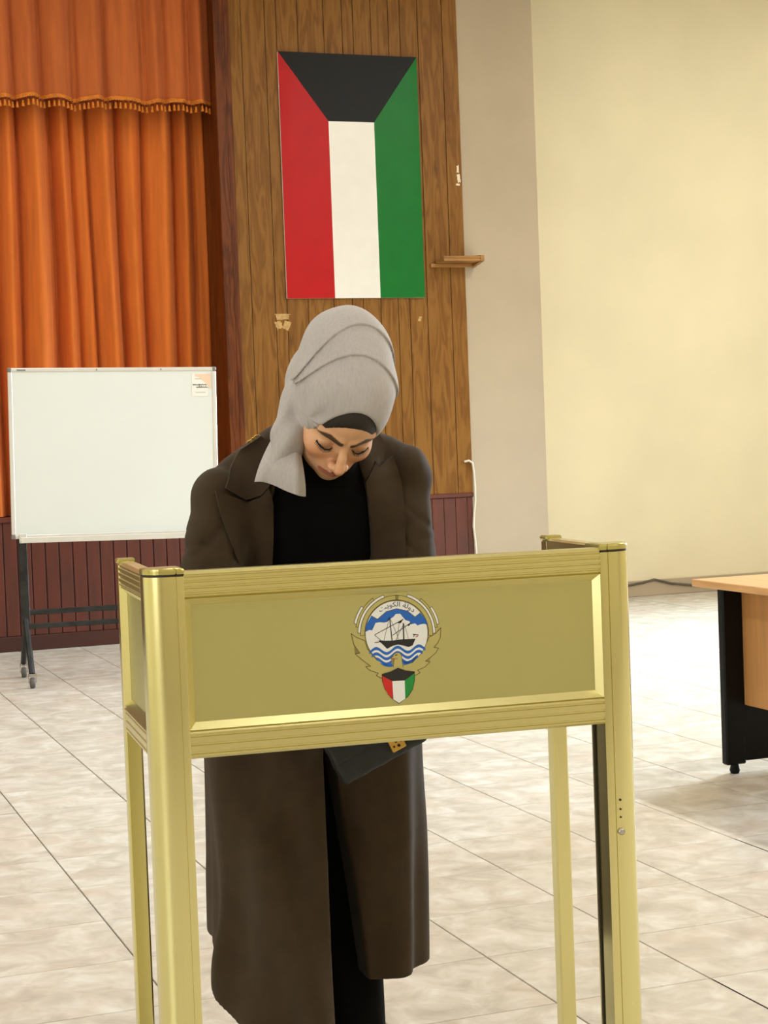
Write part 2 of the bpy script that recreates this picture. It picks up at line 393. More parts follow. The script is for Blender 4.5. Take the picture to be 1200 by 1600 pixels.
def curtain_pt(s, t):
    u = -1.62 + s * 2.92; z = 0.885 + t * 3.9
    drift = (1 - t) * 0.018 * math.sin(u * 7 + ph[0]) + 0.008 * math.sin(z * 1.7 + u * 5 + ph[1])
    uu = min(max(u + drift, -1.62), 1.30)
    d = fc(uu) * (0.82 + 0.18 * math.cos((t - 0.3) * 2.2)) + 0.008 * math.sin(u * 41 + z * 0.9 + ph[2])
    return (u, 0.44 - d, z)
cur = MB().grid(curtain_pt, 560, 44).build('stage_curtain', 'curtain', None, ROOM)
tag(cur, 'orange velvet stage curtain hanging in deep folds behind the whiteboard', 'curtain')
vv = [-1.62, -1.4, -1.2, -1.05, -0.8, -0.6, -0.42, -0.25, -0.058, 0.128, 0.334, 0.362, 0.563, 0.814, 0.846, 0.974, 1.126, 1.155, 1.30]
fv = folds(vv, 0.085, 11)
def val_depth(u, z):
    k = (z - 3.66) / 1.3
    return fv(min(max(u + 0.014 * math.sin(u * 9 + 1) * k, -1.62), 1.30)) * (1.0 - 0.2 * k) + 0.004 * math.sin(u * 60 + z)
def hem_z(u): return 3.675 + 0.007 * math.sin(u * 13 + 0.5) + 0.10 * (fv(u) - 0.03) * 0.9
def val_pt(s, t):
    u = -1.62 + s * 2.92; z0 = hem_z(u); z = z0 + t * (4.9 - z0)
    return (u, 0.16 - val_depth(u, z), z)
valance = MB().grid(val_pt, 560, 16).build('curtain_valance', 'valance', None, ROOM)
tag(valance, 'darker rust-orange valance with tasselled gold fringe above the stage curtain', 'valance')
br = MB()
br.grid(lambda s, t: (-1.62 + s * 2.92, 0.154 - val_depth(-1.62 + s * 2.92, 3.66) - 0.004 * math.sin(math.pi * t), hem_z(-1.62 + s * 2.92) - 0.012 + 0.028 * t), 560, 4)
br.build('fringe_braid', 'fringe', valance)
ts = MB(); u = -0.5; rt = random.Random(2)
while u < 1.30:
    y = 0.152 - val_depth(u, 3.66); z = hem_z(u) - 0.01
    ts.tube([(u, y, z), (u + 0.004, y, z - 0.018)], 0.0035, 5, 1)
    ts.lathe([(0.002, 0), (0.008, -0.008), (0.007, -0.012), (0.0115, -0.042)], (u + 0.004, y, z - 0.016), 'z', 6, 0)
    ts.tube([(u + 0.004, y, z - 0.015), (u + 0.016, y + 0.002, z)], 0.0028, 4, 1)
    u += rt.uniform(0.026, 0.034)
tag(ts.build('fringe_tassels', ['fringe', 'fringe_dark'], valance), kind='stuff')

# ------------------------------------------------------------------ flag banner on the planks
FL, FR, FB, FT = 1.735, 2.765, 2.315, 4.018
fl = empty('flag_banner', ROOM @ Matrix.Translation((FL, -0.012, FB)))
tag(fl, 'glossy upright flag banner, red white and green under black, on wood panelling', 'flag')
W_, H_ = FR - FL, FT - FB
MB().box((0, -0.016, 0), (W_, 0, H_), ch=0.002).build('backing_board', 'fwhite', fl)
def sheet(poly, name, m, y=-0.0185):
    # thin printed field, very slightly cushioned so it catches light unevenly
    bm = bmesh.new(); fv_ = bm.faces.new([bm.verts.new((p[0], 0, p[1])) for p in poly])
    for k in range(1, 24):
        bmesh.ops.bisect_plane(bm, geom=list(bm.verts) + list(bm.edges) + list(bm.faces), plane_co=(0, 0, H_ * k / 24), plane_no=(0, 0, 1))
    for k in range(1, 16):
        bmesh.ops.bisect_plane(bm, geom=list(bm.verts) + list(bm.edges) + list(bm.faces), plane_co=(W_ * k / 16, 0, 0), plane_no=(1, 0, 0))
    for v in bm.verts:
        x_, z_ = v.co.x / W_, v.co.z / H_
        e = 0.010 * math.exp(-((x_ - 0.965) / 0.03) ** 2) + 0.006 * math.exp(-((x_ - 0.09) / 0.045) ** 2) * math.exp(-((z_ - 0.70) / 0.2) ** 2)
        v.co.y = y - 0.001 - e - 0.001 * math.sin(x_ * 12) * math.sin(z_ * 7)
    bmesh.ops.recalc_face_normals(bm, faces=list(bm.faces))
    if sum(f.normal.y for f in bm.faces) > 0: bmesh.ops.reverse_faces(bm, faces=list(bm.faces))
    for f in bm.faces: f.smooth = True
    me = bpy.data.meshes.new(name); bm.to_mesh(me); bm.free(); me.materials.append(M[m]); return link(name, me, fl)
a3, b3, hz = W_ * 0.342, W_ * 0.672, H_ * 0.724
sheet([(0, 0), (a3, 0), (a3, hz), (0, H_)], 'red_field', 'red')
sheet([(a3, 0), (b3, 0), (b3, hz), (a3, hz)], 'white_field', 'fwhite')
sheet([(b3, 0), (W_, 0), (W_, H_), (b3, hz)], 'green_field', 'green')
sheet([(0, H_), (a3, hz), (b3, hz), (W_, H_)], 'black_field', 'fblack')

# small shelf bracket, tape scraps, chips
sh = empty('wall_shelf', ROOM @ Matrix.Translation((2.82, -0.012, 2.53)))
tag(sh, 'small empty wooden wall shelf at the right edge of the wood panelling', 'shelf')
MB().box((0.0, -0.02, 0.0), (0.34, 0.0, 0.028), ch=0.003).build('cleat', 'wood_light', sh)
MB().box((0.04, -0.17, 0.028), (0.325, 0.0, 0.05), ch=0.004).build('shelf_board', 'wood_light', sh)
MB().box((0.04, -0.17, 0.05), (0.325, -0.158, 0.066), ch=0.003).build('front_lip', 'wood_light', sh)
MB().prism([(-0.17, 0.03), (0.012, 0.0), (0.012, 0.085), (-0.17, 0.07)], 'x', 0.325, 0.352).build('end_bracket', 'wood_light', sh)

def scrap(name, label, cat, quads, m, n=-0.0125):
    mb = MB(); r = random.Random(len(label))
    cx = sum(q[0] for q in quads) / len(quads); cz = sum(q[1] for q in quads) / len(quads)
    for (u, z, w, h, an) in quads:
        pts = []
        K = 5
        out = [(-w / 2 + w * k / K, -h / 2) for k in range(K)] + [(w / 2, -h / 2 + h * k / K) for k in range(K)] + [(w / 2 - w * k / K, h / 2) for k in range(K)] + [(-w / 2, h / 2 - h * k / K) for k in range(K)]
        for p in out:
            x_ = p[0] + r.uniform(-.1, .1) * w; z_ = p[1] + r.uniform(-.1, .1) * h
            pts.append((u - cx + x_ * math.cos(an) - z_ * math.sin(an), z - cz + x_ * math.sin(an) + z_ * math.cos(an)))
        mb.prism(pts, 'y', -0.0012, 0.0)
    o = mb.build(name, m, None, ROOM @ Matrix.Translation((cx, n, cz)))
    return tag(o, label, cat)
scrap('tape_scrap', 'peeling tan tape scraps on the planks below the flag, left of the head', 'tape', [(1.70, 2.19, 0.105, 0.036, 0.02), (1.672, 2.135, 0.045, 0.06, 0.3), (1.728, 2.13, 0.05, 0.06, -0.3)], 'tape')
scrap('tape_scrap', 'torn tan tape scrap on the planks just above the headscarf', 'tape', [(2.215, 2.205, 0.05, 0.03, -0.4), (2.25, 2.18, 0.045, 0.035, 0.4)], 'tape')
scrap('tape_scrap', 'tiny pale tape mark on the planks under the flag\'s right corner', 'tape', [(2.727, 2.165, 0.022, 0.035, -0.3)], 'tape')
scrap('paint_chip', 'white chipped paint patch on the panelling edge, right of the flag', 'chip', [(3.062, 3.235, 0.016, 0.05, 0), (3.068, 3.17, 0.022, 0.06, .1), (3.06, 3.125, 0.03, 0.014, 0)], 'chip')

cb = MB(); pts = [(3.03, -0.02, 1.13), (3.06, -0.035, 1.137), (3.088, -0.03, 1.12), (3.100, -0.02, 1.06), (3.106, -0.02, 0.95), (3.098, -0.035, 0.85), (3.086, -0.035, 0.76), (3.084, -0.02, 0.66), (3.094, -0.02, 0.55), (3.10, -0.02, 0.42), (3.112, -0.02, 0.2), (3.115, -0.02, 0.012)]
cb.tube(pts, 0.0085, 8)
tag(cb.build('wall_cable', 'white_cable', None, ROOM), 'loose white cable running down beside the wood panelling', 'cable')
cb = MB(); zz = [(3.9, .10), (4.3, 0.085), (4.62, 0.095), (4.75, 0.11), (4.85, 0.128), (4.92, 0.11), (5.0, 0.088), (5.2, 0.06), (5.5, 0.08), (6.2, 0.1), (7.0, 0.06)]
cb.tube([(u, 0.522, z) for u, z in zz], 0.009, 8)
tag(cb.build('floor_cable', 'dark_cable', None, ROOM), 'dark cable sagging along the skirting of the cream wall', 'cable')

# ------------------------------------------------------------------ whiteboard on castors
WBA = math.radians(15)
WBM = Matrix.Translation((-2.0, 9.95, 0)) @ Matrix.Rotation(WBA, 4, 'Z')
wb = empty('whiteboard', WBM)
tag(wb, 'white rolling whiteboard with black steel stand in front of the stage', 'whiteboard')
TL = Matrix.Translation((-0.115, 0, 0.825)) @ Matrix.Rotation(math.radians(1.1), 4, 'Y')
BW, BH = 1.185, 0.965
pn = MB().box((0.012, -0.012, 0.02), (BW - 0.012, 0.012, BH - 0.012)).build('board_panel', 'wb', wb, TL)
for (a, b) in (((0, 0), (BW, 0.022)), ((0, BH - 0.022), (BW, BH)), ((0, 0.022), (0.024, BH - 0.022)), ((BW - 0.024, 0.022), (BW, BH - 0.022))):
    MB().box((a[0], -0.018, a[1]), (b[0], 0.018, b[1]), ch=0.004).build('frame_rail', 'alu', wb, TL)
for (x_, z_) in ((0, 0), (BW - 0.02, 0), (0, BH - 0.02), (BW - 0.02, BH - 0.02)):
    MB().box((x_ - 0.002, -0.021, z_ - 0.002), (x_ + 0.022, 0.021, z_ + 0.022), ch=0.005).build('corner_cap', 'alu_dark', wb, TL)
MB().box((0.045, -0.095, -0.02), (BW - 0.04, -0.018, -0.008), ch=0.002).box((0.045, -0.1, -0.02), (BW - 0.04, -0.09, 0.012), ch=0.002).build('pen_tray', 'alu', wb, TL)
MB().box((0.05, -0.0185, BH - 0.016), (0.10, -0.017, BH - 0.008)).build('maker_badge', 'alu_dark', wb, TL)
for k in (0.42, 0.73):
    MB().lathe([(0.004, 0), (0.004, -0.004)], (BW * k, -0.018, BH - 0.012), 'y', 8).build('frame_screw', 'alu_dark', wb, TL)
for x_ in (-0.055, 1.0):
    lg = MB().box((x_ - 0.024, 0.02, 0.33), (x_ + 0.024, 0.055, 1.3), ch=0.003).build('leg', 'blackmetal', wb)
    MB().tube([(x_, 0.03, 0.36), (x_ + 0.006, -0.21, 0.075)], 0.017, 6).build('front_foot', 'blackmetal', wb)
    MB().tube([(x_, 0.04, 0.36), (x_ - 0.01, 0.30, 0.075)], 0.017, 6).build('rear_foot', 'blackmetal', wb)
    MB().box((x_ - 0.02, -0.04, 0.80), (x_ + 0.022, -0.018, 0.855), ch=0.003).build('clamp', 'alu', wb)
    for zz_ in (0.62, 0.42):
        MB().lathe([(0.011, 0), (0.011, -0.02), (0.006, -0.026)], (x_ + 0.018, 0.04, zz_), 'x', 8).build('bolt', 'steel', wb)
    for y_, x2 in ((-0.21, x_ + 0.006), (0.30, x_ - 0.01)):
        cs = MB().lathe([(0.010, -0.016), (0.026, -0.014), (0.030, -0.008), (0.030, 0.008), (0.026, 0.014), (0.010, 0.016)], (x2, y_ - 0.012, 0.030), 'x', 16).build('castor_wheel', 'rubber', wb)
        MB().box((x2 - 0.022, y_ - 0.02, 0.028), (x2 - 0.018, y_ + 0.004, 0.075)).box((x2 + 0.018, y_ - 0.02, 0.028), (x2 + 0.022, y_ + 0.004, 0.075)).box((x2 - 0.022, y_ - 0.02, 0.068), (x2 + 0.022, y_ + 0.006, 0.080)).build('castor_fork', 'steel', cs)
MB().box((-0.05, 0.025, 0.385), (1.0, 0.05, 0.415), ch=0.003).build('cross_bar', 'blackmetal', wb)
MB().box((-0.05, -0.10, 0.318), (1.0, -0.085, 0.348), ch=0.003).build('cross_bar', 'blackmetal', wb)
# notice fixed to the board
nt_ = empty('paper_notice', WBM @ TL @ Matrix.Translation((1.043, -0.0125, 0.795)))
tag(nt_, 'white paper notice with peach corner print taped to the whiteboard', 'notice')
MB().box((0, -0.002, 0), (0.094, 0, 0.135)).build('sheet', 'paper', nt_)
MB().add([(0.02, -0.0026, 0.13), (0.112, -0.0026, 0.13), (0.112, -0.0026, 0.05), (0.096, -0.0026, 0.05), (0.094, -0.0026, 0.065), (0.04, -0.0026, 0.112), (0.02, -0.0026, 0.118)], [tuple(range(7))]).build('corner_print', 'peach', nt_)
ik = MB(); ri = random.Random(3)
for row, z_ in ((0, 0.066), (1, 0.052)):
    x_ = 0.006 if row == 0 else 0.026
    while x_ < 0.088:
        w_ = ri.uniform(0.006, 0.014); h_ = ri.uniform(0.003, 0.009)
        ik.tube([(x_, -0.003, z_), (x_ + w_ * 0.3, -0.003, z_ + h_), (x_ + w_ * 0.7, -0.003, z_ - h_ * 0.3), (x_ + w_, -0.003, z_ + h_ * 0.4)], 0.0017, 4); x_ += w_ + 0.002
ik.build('handwriting', 'ink', nt_)
for z_, a, b in ((0.022, .02, .08), (0.1, 0.02, 0.055)):
    MB().box((a, -0.0026, z_), (b, -0.002, z_ + 0.004)).build('print_line', 'greyink', nt_)

# ------------------------------------------------------------------ desk at the right
dk = empty('office_desk', Matrix.Translation((1.152, 6.62, 0)) @ Matrix.Rotation(TH, 4, 'Z'))
tag(dk, 'beech-topped office desk with black end panel at the right edge', 'desk')
MB().box((0, -1.6, 0.708), (0.75, 0, 0.735), ch=0.003).build('desk_top', 'beech', dk)
for y_ in (-0.09, -1.53):
    e_ = MB().box((0.073, y_ - 0.012, 0.045), (0.69, y_ + 0.012, 0.70), ch=0.002).build('end_panel', 'deskblack', dk)
    MB().box((0.066, y_ - 0.02, 0.035), (0.152, y_ + 0.02, 0.708), ch=0.006).build('leg_post', 'deskblack', dk)
    for x_ in (0.11, 0.64):
        MB().lathe([(0.016, 0), (0.02, 0.012), (0.014, 0.036)], (x_, y_, 0.0), 'z', 12).build('foot', 'deskblack', e_)
MB().box((0.148, -1.51, 0.258), (0.166, -0.11, 0.706), ch=0.002).build('modesty_panel', 'beech2', dk)
#@@PART2
# ------------------------------------------------------------------ gold voting booth
BA = 0.2747
BOOTH = Matrix.Translation((-0.3241, 2.8, 0)) @ Matrix.Rotation(BA, 4, 'Z')    # u along the front rail, v away, z up
bt = empty('voting_booth', BOOTH)
tag(bt, 'gold aluminium voting booth with printed state emblem on its front panel', 'booth')
BWD, ZT, ZB, ZT2, ZB2, BD = 0.717, 1.1041, 0.801, 1.0595, 0.8475, 0.335
PWD = 0.062; PR = 0.036
def rail_profile(z0, z1, d, grooves, out=0.0):
    """cross-section (depth, z) of a ribbed rail, ribbed on the outer (low depth) side"""
    p = [(out + 0.004, z0), (out, z0 + 0.004)]
    for gz_ in grooves:
        zc = z0 + (z1 - z0) * gz_
        p += [(out, zc - 0.0022), (out + 0.0022, zc - 0.0012), (out + 0.0022, zc + 0.0012), (out, zc + 0.0022)]
    p += [(out, z1 - 0.005), (out + 0.005, z1), (d - 0.004, z1), (d, z1 - 0.004), (d, z0 + 0.003), (d - 0.003, z0)]
    return p
GR = (0.18, 0.40, 0.62, 0.82)
# front rails
MB().prism(rail_profile(ZT2, ZT, 0.03, GR), 'x', 0, BWD).build('top_rail', 'gold_h', bt, fix=True)
MB().prism(rail_profile(ZB, ZB2, 0.03, (0.2, 0.5, 0.8)), 'x', 0, BWD).build('bottom_rail', 'gold_h', bt, fix=True)
# front panel with mitred bevel beads
pan = MB().box((0.0, 0.0125, ZB2 - 0.004), (BWD, 0.018, ZT2 + 0.004)).build('front_panel', 'goldpanel', bt)
bw = 0.0115
def bead(parent, frame, pts):
    """pts: outer a, outer b, inner b, inner a on the panel plane; a mitred sloping strip"""
    mb = MB(); mb.add([frame(*pts[0], 0.0015), frame(*pts[1], 0.0015), frame(*pts[2], 0.0122), frame(*pts[3], 0.0122), frame(*pts[0], 0.0126), frame(*pts[1], 0.0126)],
                      [(0, 1, 2, 3), (0, 4, 5, 1), (4, 3, 2, 5), (0, 3, 4), (1, 5, 2)])
    return mb.build('bead', 'gold_h', parent, fix=True)
fr = lambda a, z, d: (a, d, z)
x0, x1, z0, z1 = 0.0, BWD, ZB2, ZT2
for pts in ([(x0, z1), (x1, z1), (x1 - bw, z1 - bw), (x0 + bw, z1 - bw)], [(x0, z0), (x1, z0), (x1 - bw, z0 + bw), (x0 + bw, z0 + bw)],
            [(x0, z0), (x0, z1), (x0 + bw, z1 - bw), (x0 + bw, z0 + bw)], [(x1, z0), (x1, z1), (x1 - bw, z1 - bw), (x1 - bw, z0 + bw)]):
    bead(bt, fr, pts)
# corner posts: square extrusion with a quarter-round outer corner and shallow slots in the flat faces
def post_poly(side):
    # local: flat towards +x(rail) ; outer round at -x,-y ; mirrored for the right-hand post
    p = [(0, 0), (-0.004, -0.001)]
    p += [(-0.012, -0.001), (-0.0125, 0.001), (-0.0145, 0.001), (-0.015, -0.001)]
    c_ = (-PWD + PR, PR - 0.001)
    for k in range(13):
        a = -math.pi / 2 - k / 12 * math.pi / 2; p.append((c_[0] + PR * math.cos(a), c_[1] + PR * math.sin(a)))
    p += [(-PWD, PWD - 0.004), (-PWD + 0.004, PWD), (0, PWD)]
    if side > 0: p = [(BWD - q[0], q[1]) for q in p][::-1]
    return p
for side in (-1, 1):
    poly = post_poly(side)
    po = MB().prism(poly, 'z', 0.0, ZT - 0.008, smooth=False).build('post', 'gold', bt, fix=True)
    for pl in po.data.polygons:
        pl.use_smooth = abs(pl.normal.z) < 0.5
    po.data.set_sharp_from_angle(angle=math.radians(24))
    cx = sum(q[0] for q in poly) / len(poly); cy = sum(q[1] for q in poly) / len(poly)
    core = [((q[0] - cx) * 0.96 + cx, (q[1] - cy) * 0.96 + cy) for q in poly]
    MB().prism(core, 'z', ZT - 0.0085, ZT - 0.003).build('post_core', 'slot', po, fix=True)
    big = [((q[0] - cx) * 1.03 + cx, (q[1] - cy) * 1.03 + cy) for q in poly]
    mid = [((q[0] - cx) * 1.0 + cx, (q[1] - cy) * 1.0 + cy) for q in poly]
    n = len(big); mb = MB()
    rings = [(big, ZT - 0.004), (big, ZT + 0.002), (mid, ZT + 0.0045), ([((q[0] - cx) * 0.85 + cx, (q[1] - cy) * 0.85 + cy) for q in poly], ZT + 0.006)]
    vs = [(q[0], q[1], z_) for ring, z_ in rings for q in ring]; fs = []
    for r_ in range(3):
        for k in range(n): fs.append((r_ * n + k, r_ * n + (k + 1) % n, (r_ + 1) * n + (k + 1) % n, (r_ + 1) * n + k))
    fs.append(tuple(range(n))[::-1]); fs.append(tuple(range(3 * n, 4 * n)))
    mb.add(vs, fs, 0, False); mb.build('post_cap', 'goldcap', po, fix=True)
# adjusting holes and screw on the right post
for z_, r_, nm, mt in ((0.668, 0.0022, 'hole', 'slot'), (0.652, 0.0018, 'hole', 'slot'), (0.638, 0.0018, 'hole', 'slot'), (0.613, 0.006, 'screw', 'steel')):
    MB().lathe([(r_, 0), (r_, -0.0012 if nm == 'hole' else -0.004), (r_ * 0.6, -0.0016 if nm == 'hole' else -0.005)], (BWD + 0.0225, -0.0008, z_), 'y', 10).build(nm, mt, bt)
# side wings
for side in (-1, 1):
    xo = -PWD if side < 0 else BWD + PWD            # outer face
    sg = 1 if side < 0 else -1
    def SX(d): return xo + sg * d
    y0, y1 = PWD, BD
    def sprism(prof):
        mb = MB(); mb.prism([(SX(p[0]), p[1]) for p in prof], 'y', y0, y1); return mb
    sprism(rail_profile(ZT2, ZT, 0.03, GR)).build('wing_top_rail', 'gold_h', bt, fix=True)
    sprism(rail_profile(ZB, ZB2, 0.03, (0.2, 0.5, 0.8))).build('wing_bottom_rail', 'gold_h', bt, fix=True)
    MB().box((SX(0.0125), y0, ZB2 - 0.004), (SX(0.018), y1, ZT2 + 0.004)).build('wing_panel', 'goldpanel', bt)
    frs = lambda a, z, d: (SX(d), a, z)
    for pts in ([(y0, z1), (y1, z1), (y1 - bw, z1 - bw), (y0 + bw, z1 - bw)], [(y0, z0), (y1, z0), (y1 - bw, z0 + bw), (y0 + bw, z0 + bw)],
                [(y0, z0), (y0, z1), (y0 + bw, z1 - bw), (y0 + bw, z0 + bw)], [(y1, z0), (y1, z1), (y1 - bw, z1 - bw), (y1 - bw, z0 + bw)]):
        bead(bt, frs, pts)
    # slim rear leg with its cap and dark edge slot
    rl = MB().box((SX(0.0), y1, 0.0), (SX(0.03), y1 + 0.03, ZT - 0.004), ch=0.003).build('rear_leg', 'gold', bt)
    MB().box((SX(-0.002), y1 - 0.002, ZT - 0.004), (SX(0.032), y1 + 0.032, ZT + 0.005), ch=0.003).build('leg_cap', 'goldcap', rl)
    MB().lathe([(0.008, 0), (0.008, 0.006), (0.004, 0.008)], (SX(0.015), y1 + 0.03, ZT - 0.022), 'y', 10).build('lock_screw', 'steel', rl)
    # dark joint strip where the wing meets the front post on the inside
    MB().box((SX(0.0625), 0.045, 0.0), (SX(0.064), 0.052, ZT - 0.02)).build('edge_strip', 'slot', bt)
# writing shelf inside
MB().box((-PWD + 0.03, 0.02, 0.846), (BWD + PWD - 0.03, 0.235, 0.866), ch=0.003).build('writing_shelf', 'goldpanel', bt)

# printed emblem, flat on the front panel
KX, KZ, SHX, SHZ = 1.842e-4, 1.774e-4, -6.85e-6, 1.22e-5
def em(p, lvl):
    cx_, cy_ = p
    return (0.3568 + (cx_ - 620) * KX + (cy_ - 150) * SHX, 0.0124 - lvl * 0.00012, 1.0391 - (cy_ - 150) * KZ - (cx_ - 620) * SHZ)
def epoly(mb, pts, lvl, mi=0):
    bm = bmesh.new(); vs = [bm.verts.new(em(p, lvl)) for p in pts]
    f = bm.faces.new(vs); r_ = bmesh.ops.triangulate(bm, faces=[f], ngon_method='EAR_CLIP')
    bm.normal_update()
    for q in bm.faces:
        if q.normal.y > 0: q.normal_flip()
    bm.verts.index_update(); mb.add([v.co[:] for v in bm.verts], [tuple(v.index for v in q.verts) for q in bm.faces], mi); bm.free()
def eline(mb, pts, w, lvl, mi=0):
    for a, b in zip(pts, pts[1:]):
        d = Vector((b[0] - a[0], b[1] - a[1])); L_ = d.length
        if L_ < 1e-6: continue
        n_ = Vector((-d.y, d.x)) / L_ * w / 2; e_ = d / L_ * w * 0.35
        epoly(mb, [(a[0] - e_.x + n_.x, a[1] - e_.y + n_.y), (b[0] + e_.x + n_.x, b[1] + e_.y + n_.y), (b[0] + e_.x - n_.x, b[1] + e_.y - n_.y), (a[0] - e_.x - n_.x, a[1] - e_.y - n_.y)], lvl, mi)
def arc(cx_, cy_, rx, ry, a0, a1, n=24):
    return [(cx_ + rx * math.cos(math.radians(a0 + (a1 - a0) * k / n)), cy_ - ry * math.sin(math.radians(a0 + (a1 - a0) * k / n))) for k in range(n + 1)]
EM = ['e_line', 'e_gold', 'e_white', 'e_blue', 'e_black', 'e_red', 'e_green']
emb = MB()
# feather bands: left and right groups of concentric strips
def band(cx_, r0, r1, a0, a1, mi, lvl):
    o_ = arc(cx_, 480, r1, r1 * 1.04, a0, a1, 14); i_ = arc(cx_, 480, r0, r0 * 1.04, a0, a1, 14)[::-1]
    epoly(emb, o_ + i_, lvl, mi); eline(emb, o_ + i_ + [o_[0]], 5, lvl + 0.6, 0)
for (cx_, s_) in ((620, 1), (620, -1)):
    A = (lambda a: a) if s_ > 0 else (lambda a: 180 - a)
    band(cx_, 385, 408, A(12), A(36), 2, 1)
    band(cx_, 362, 386, A(8), A(54), 1, 1.5)
    band(cx_, 338, 364, A(0), A(74 if s_ > 0 else 70), 2, 2)
    band(cx_, 300, 340, A(-4), A(92), 1, 2.5)
# wings
wl_ = [(195, 485), (240, 520), (320, 552), (345, 630), (420, 720), (500, 770), (580, 790), (600, 740), (590, 700), (640, 690), (665, 700), (668, 760), (760, 765), (850, 660), (900, 560), (925, 520), (990, 480), (1036, 430), (1030, 520), (1005, 575), (970, 615), (1014, 622), (985, 670), (930, 715), (890, 745), (932, 752), (885, 800), (815, 830), (838, 855), (792, 880), (785, 842), (630, 806), (480, 862), (478, 905), (428, 880), (446, 856), (370, 830), (328, 795), (374, 790), (300, 735), (232, 675), (274, 668), (220, 590)]
epoly(emb, wl_, 3, 1)
outl = [(600, 790), (500, 770), (420, 720), (345, 630), (320, 552), (240, 520), (195, 485), (220, 590), (274, 668), (232, 675), (300, 735), (374, 790), (328, 795), (370, 830), (446, 856), (428, 880), (478, 905)]
eline(emb, outl, 6, 3.6); outr = [(690, 780), (770, 755), (850, 660), (905, 560), (920, 522), (990, 480), (1036, 430), (1030, 520), (1005, 575), (970, 615), (1014, 622), (985, 670), (930, 715), (890, 745), (932, 752), (885, 800), (815, 830), (838, 855), (792, 880)]
eline(emb, outr, 6, 3.6)
# round sky and sea
disc = arc(618, 482, 294, 306, 0, 360, 60)[:-1]
epoly(emb, disc, 4, 2); eline(emb, disc + [disc[0]], 6, 4.5)
# blue sky crescent under the ribbon
epoly(emb, [(325, 470), (335, 400), (380, 318), (438, 350), (520, 278), (618, 250), (720, 272), (790, 328), (840, 290), (890, 350), (908, 405), (880, 392), (840, 398), (815, 408), (790, 388), (750, 398), (740, 370), (700, 358), (680, 330), (650, 298), (610, 300), (585, 330), (568, 340), (548, 332), (530, 350), (528, 375), (500, 382), (460, 378), (420, 385), (395, 420), (388, 455), (360, 452)], 5, 3)
rib = arc(618, 482, 292, 304, 38, 143, 24) + [(438, 350), (520, 278), (618, 250), (720, 272), (790, 328)]
eline(emb, [(380, 318), (438, 350), (520, 278), (618, 250), (720, 272), (790, 328), (838, 290)], 5, 5.6)
# waves
def wave(y_, x_a, x_b, w):
    up = []; dn = []
    for k in range(31):
        x_ = x_a + (x_b - x_a) * k / 30; yy = y_ - 4 - 27 * math.cos((x_ - 425) / 100 * math.pi) - (x_ - 618) * 0.06
        up.append((x_, yy - w)); dn.append((x_, yy + w))
    return up + dn[::-1]
for y_, a, b in ((640, 362, 888), (690, 385, 862), (738, 428, 818)):
    epoly(emb, wave(y_ + 4, a, b, 14), 5, 3)
epoly(emb, [(455, 760), (500, 790), (560, 800), (585, 790), (590, 752), (540, 778), (490, 770)], 5, 3)
epoly(emb, [(668, 735), (700, 752), (760, 730), (800, 700), (810, 712), (770, 750), (700, 780), (672, 770)], 5, 3)
# dhow
epoly(emb, [(445, 548), (520, 552), (580, 550), (660, 540), (795, 533), (768, 595), (730, 612), (690, 600), (630, 588), (580, 600), (528, 628), (490, 590)], 6, 4)
for a, b, w in (((552, 345), (574, 552), 9), ((680, 390), (684, 540), 12), ((415, 495), (680, 350), 6), ((580, 500), (752, 382), 6), ((412, 500), (470, 548), 5), ((412, 570), (470, 560), 7), ((545, 350), (500, 545), 3), ((560, 350), (640, 545), 3), ((680, 400), (610, 545), 3), ((690, 400), (730, 540), 3), ((640, 390), (620, 545), 3)):
    eline(emb, [a, b], w, 6, 4)
epoly(emb, [(618, 384), (682, 348), (655, 388)], 6, 4); epoly(emb, [(712, 408), (756, 380), (735, 412)], 6, 4)
eline(emb, [(770, 492), (822, 498)], 7, 6, 4); eline(emb, [(785, 496), (775, 515)], 6, 6, 4); eline(emb, [(795, 518), (818, 508)], 6, 6, 5)
# falcon head
head_ = [(585, 800), (592, 740), (596, 726), (560, 716), (580, 702), (590, 680), (615, 664), (645, 666), (664, 690), (668, 740), (680, 800)]
epoly(emb, head_, 6, 1); eline(emb, head_, 5, 6.6); eline(emb, [(604, 688), (622, 684)], 8, 7, 4); eline(emb, [(565, 718), (628, 722)], 4, 7, 5)
# shield
shd = [(478, 865), (560, 842), (630, 806), (700, 832), (788, 842), (788, 930), (770, 1010), (725, 1080), (640, 1146), (560, 1085), (505, 1005), (482, 930)]
epoly(emb, shd, 7, 4)
epoly(emb, [(482, 882), (576, 932), (582, 1098), (540, 1062), (505, 1000), (486, 930)], 8, 5)
epoly(emb, [(576, 932), (692, 926), (698, 1098), (640, 1138), (586, 1102)], 8, 2)
epoly(emb, [(692, 926), (784, 858), (783, 930), (766, 1006), (722, 1074), (698, 1096)], 8, 6)
eo = emb.build('emblem', EM, bt)
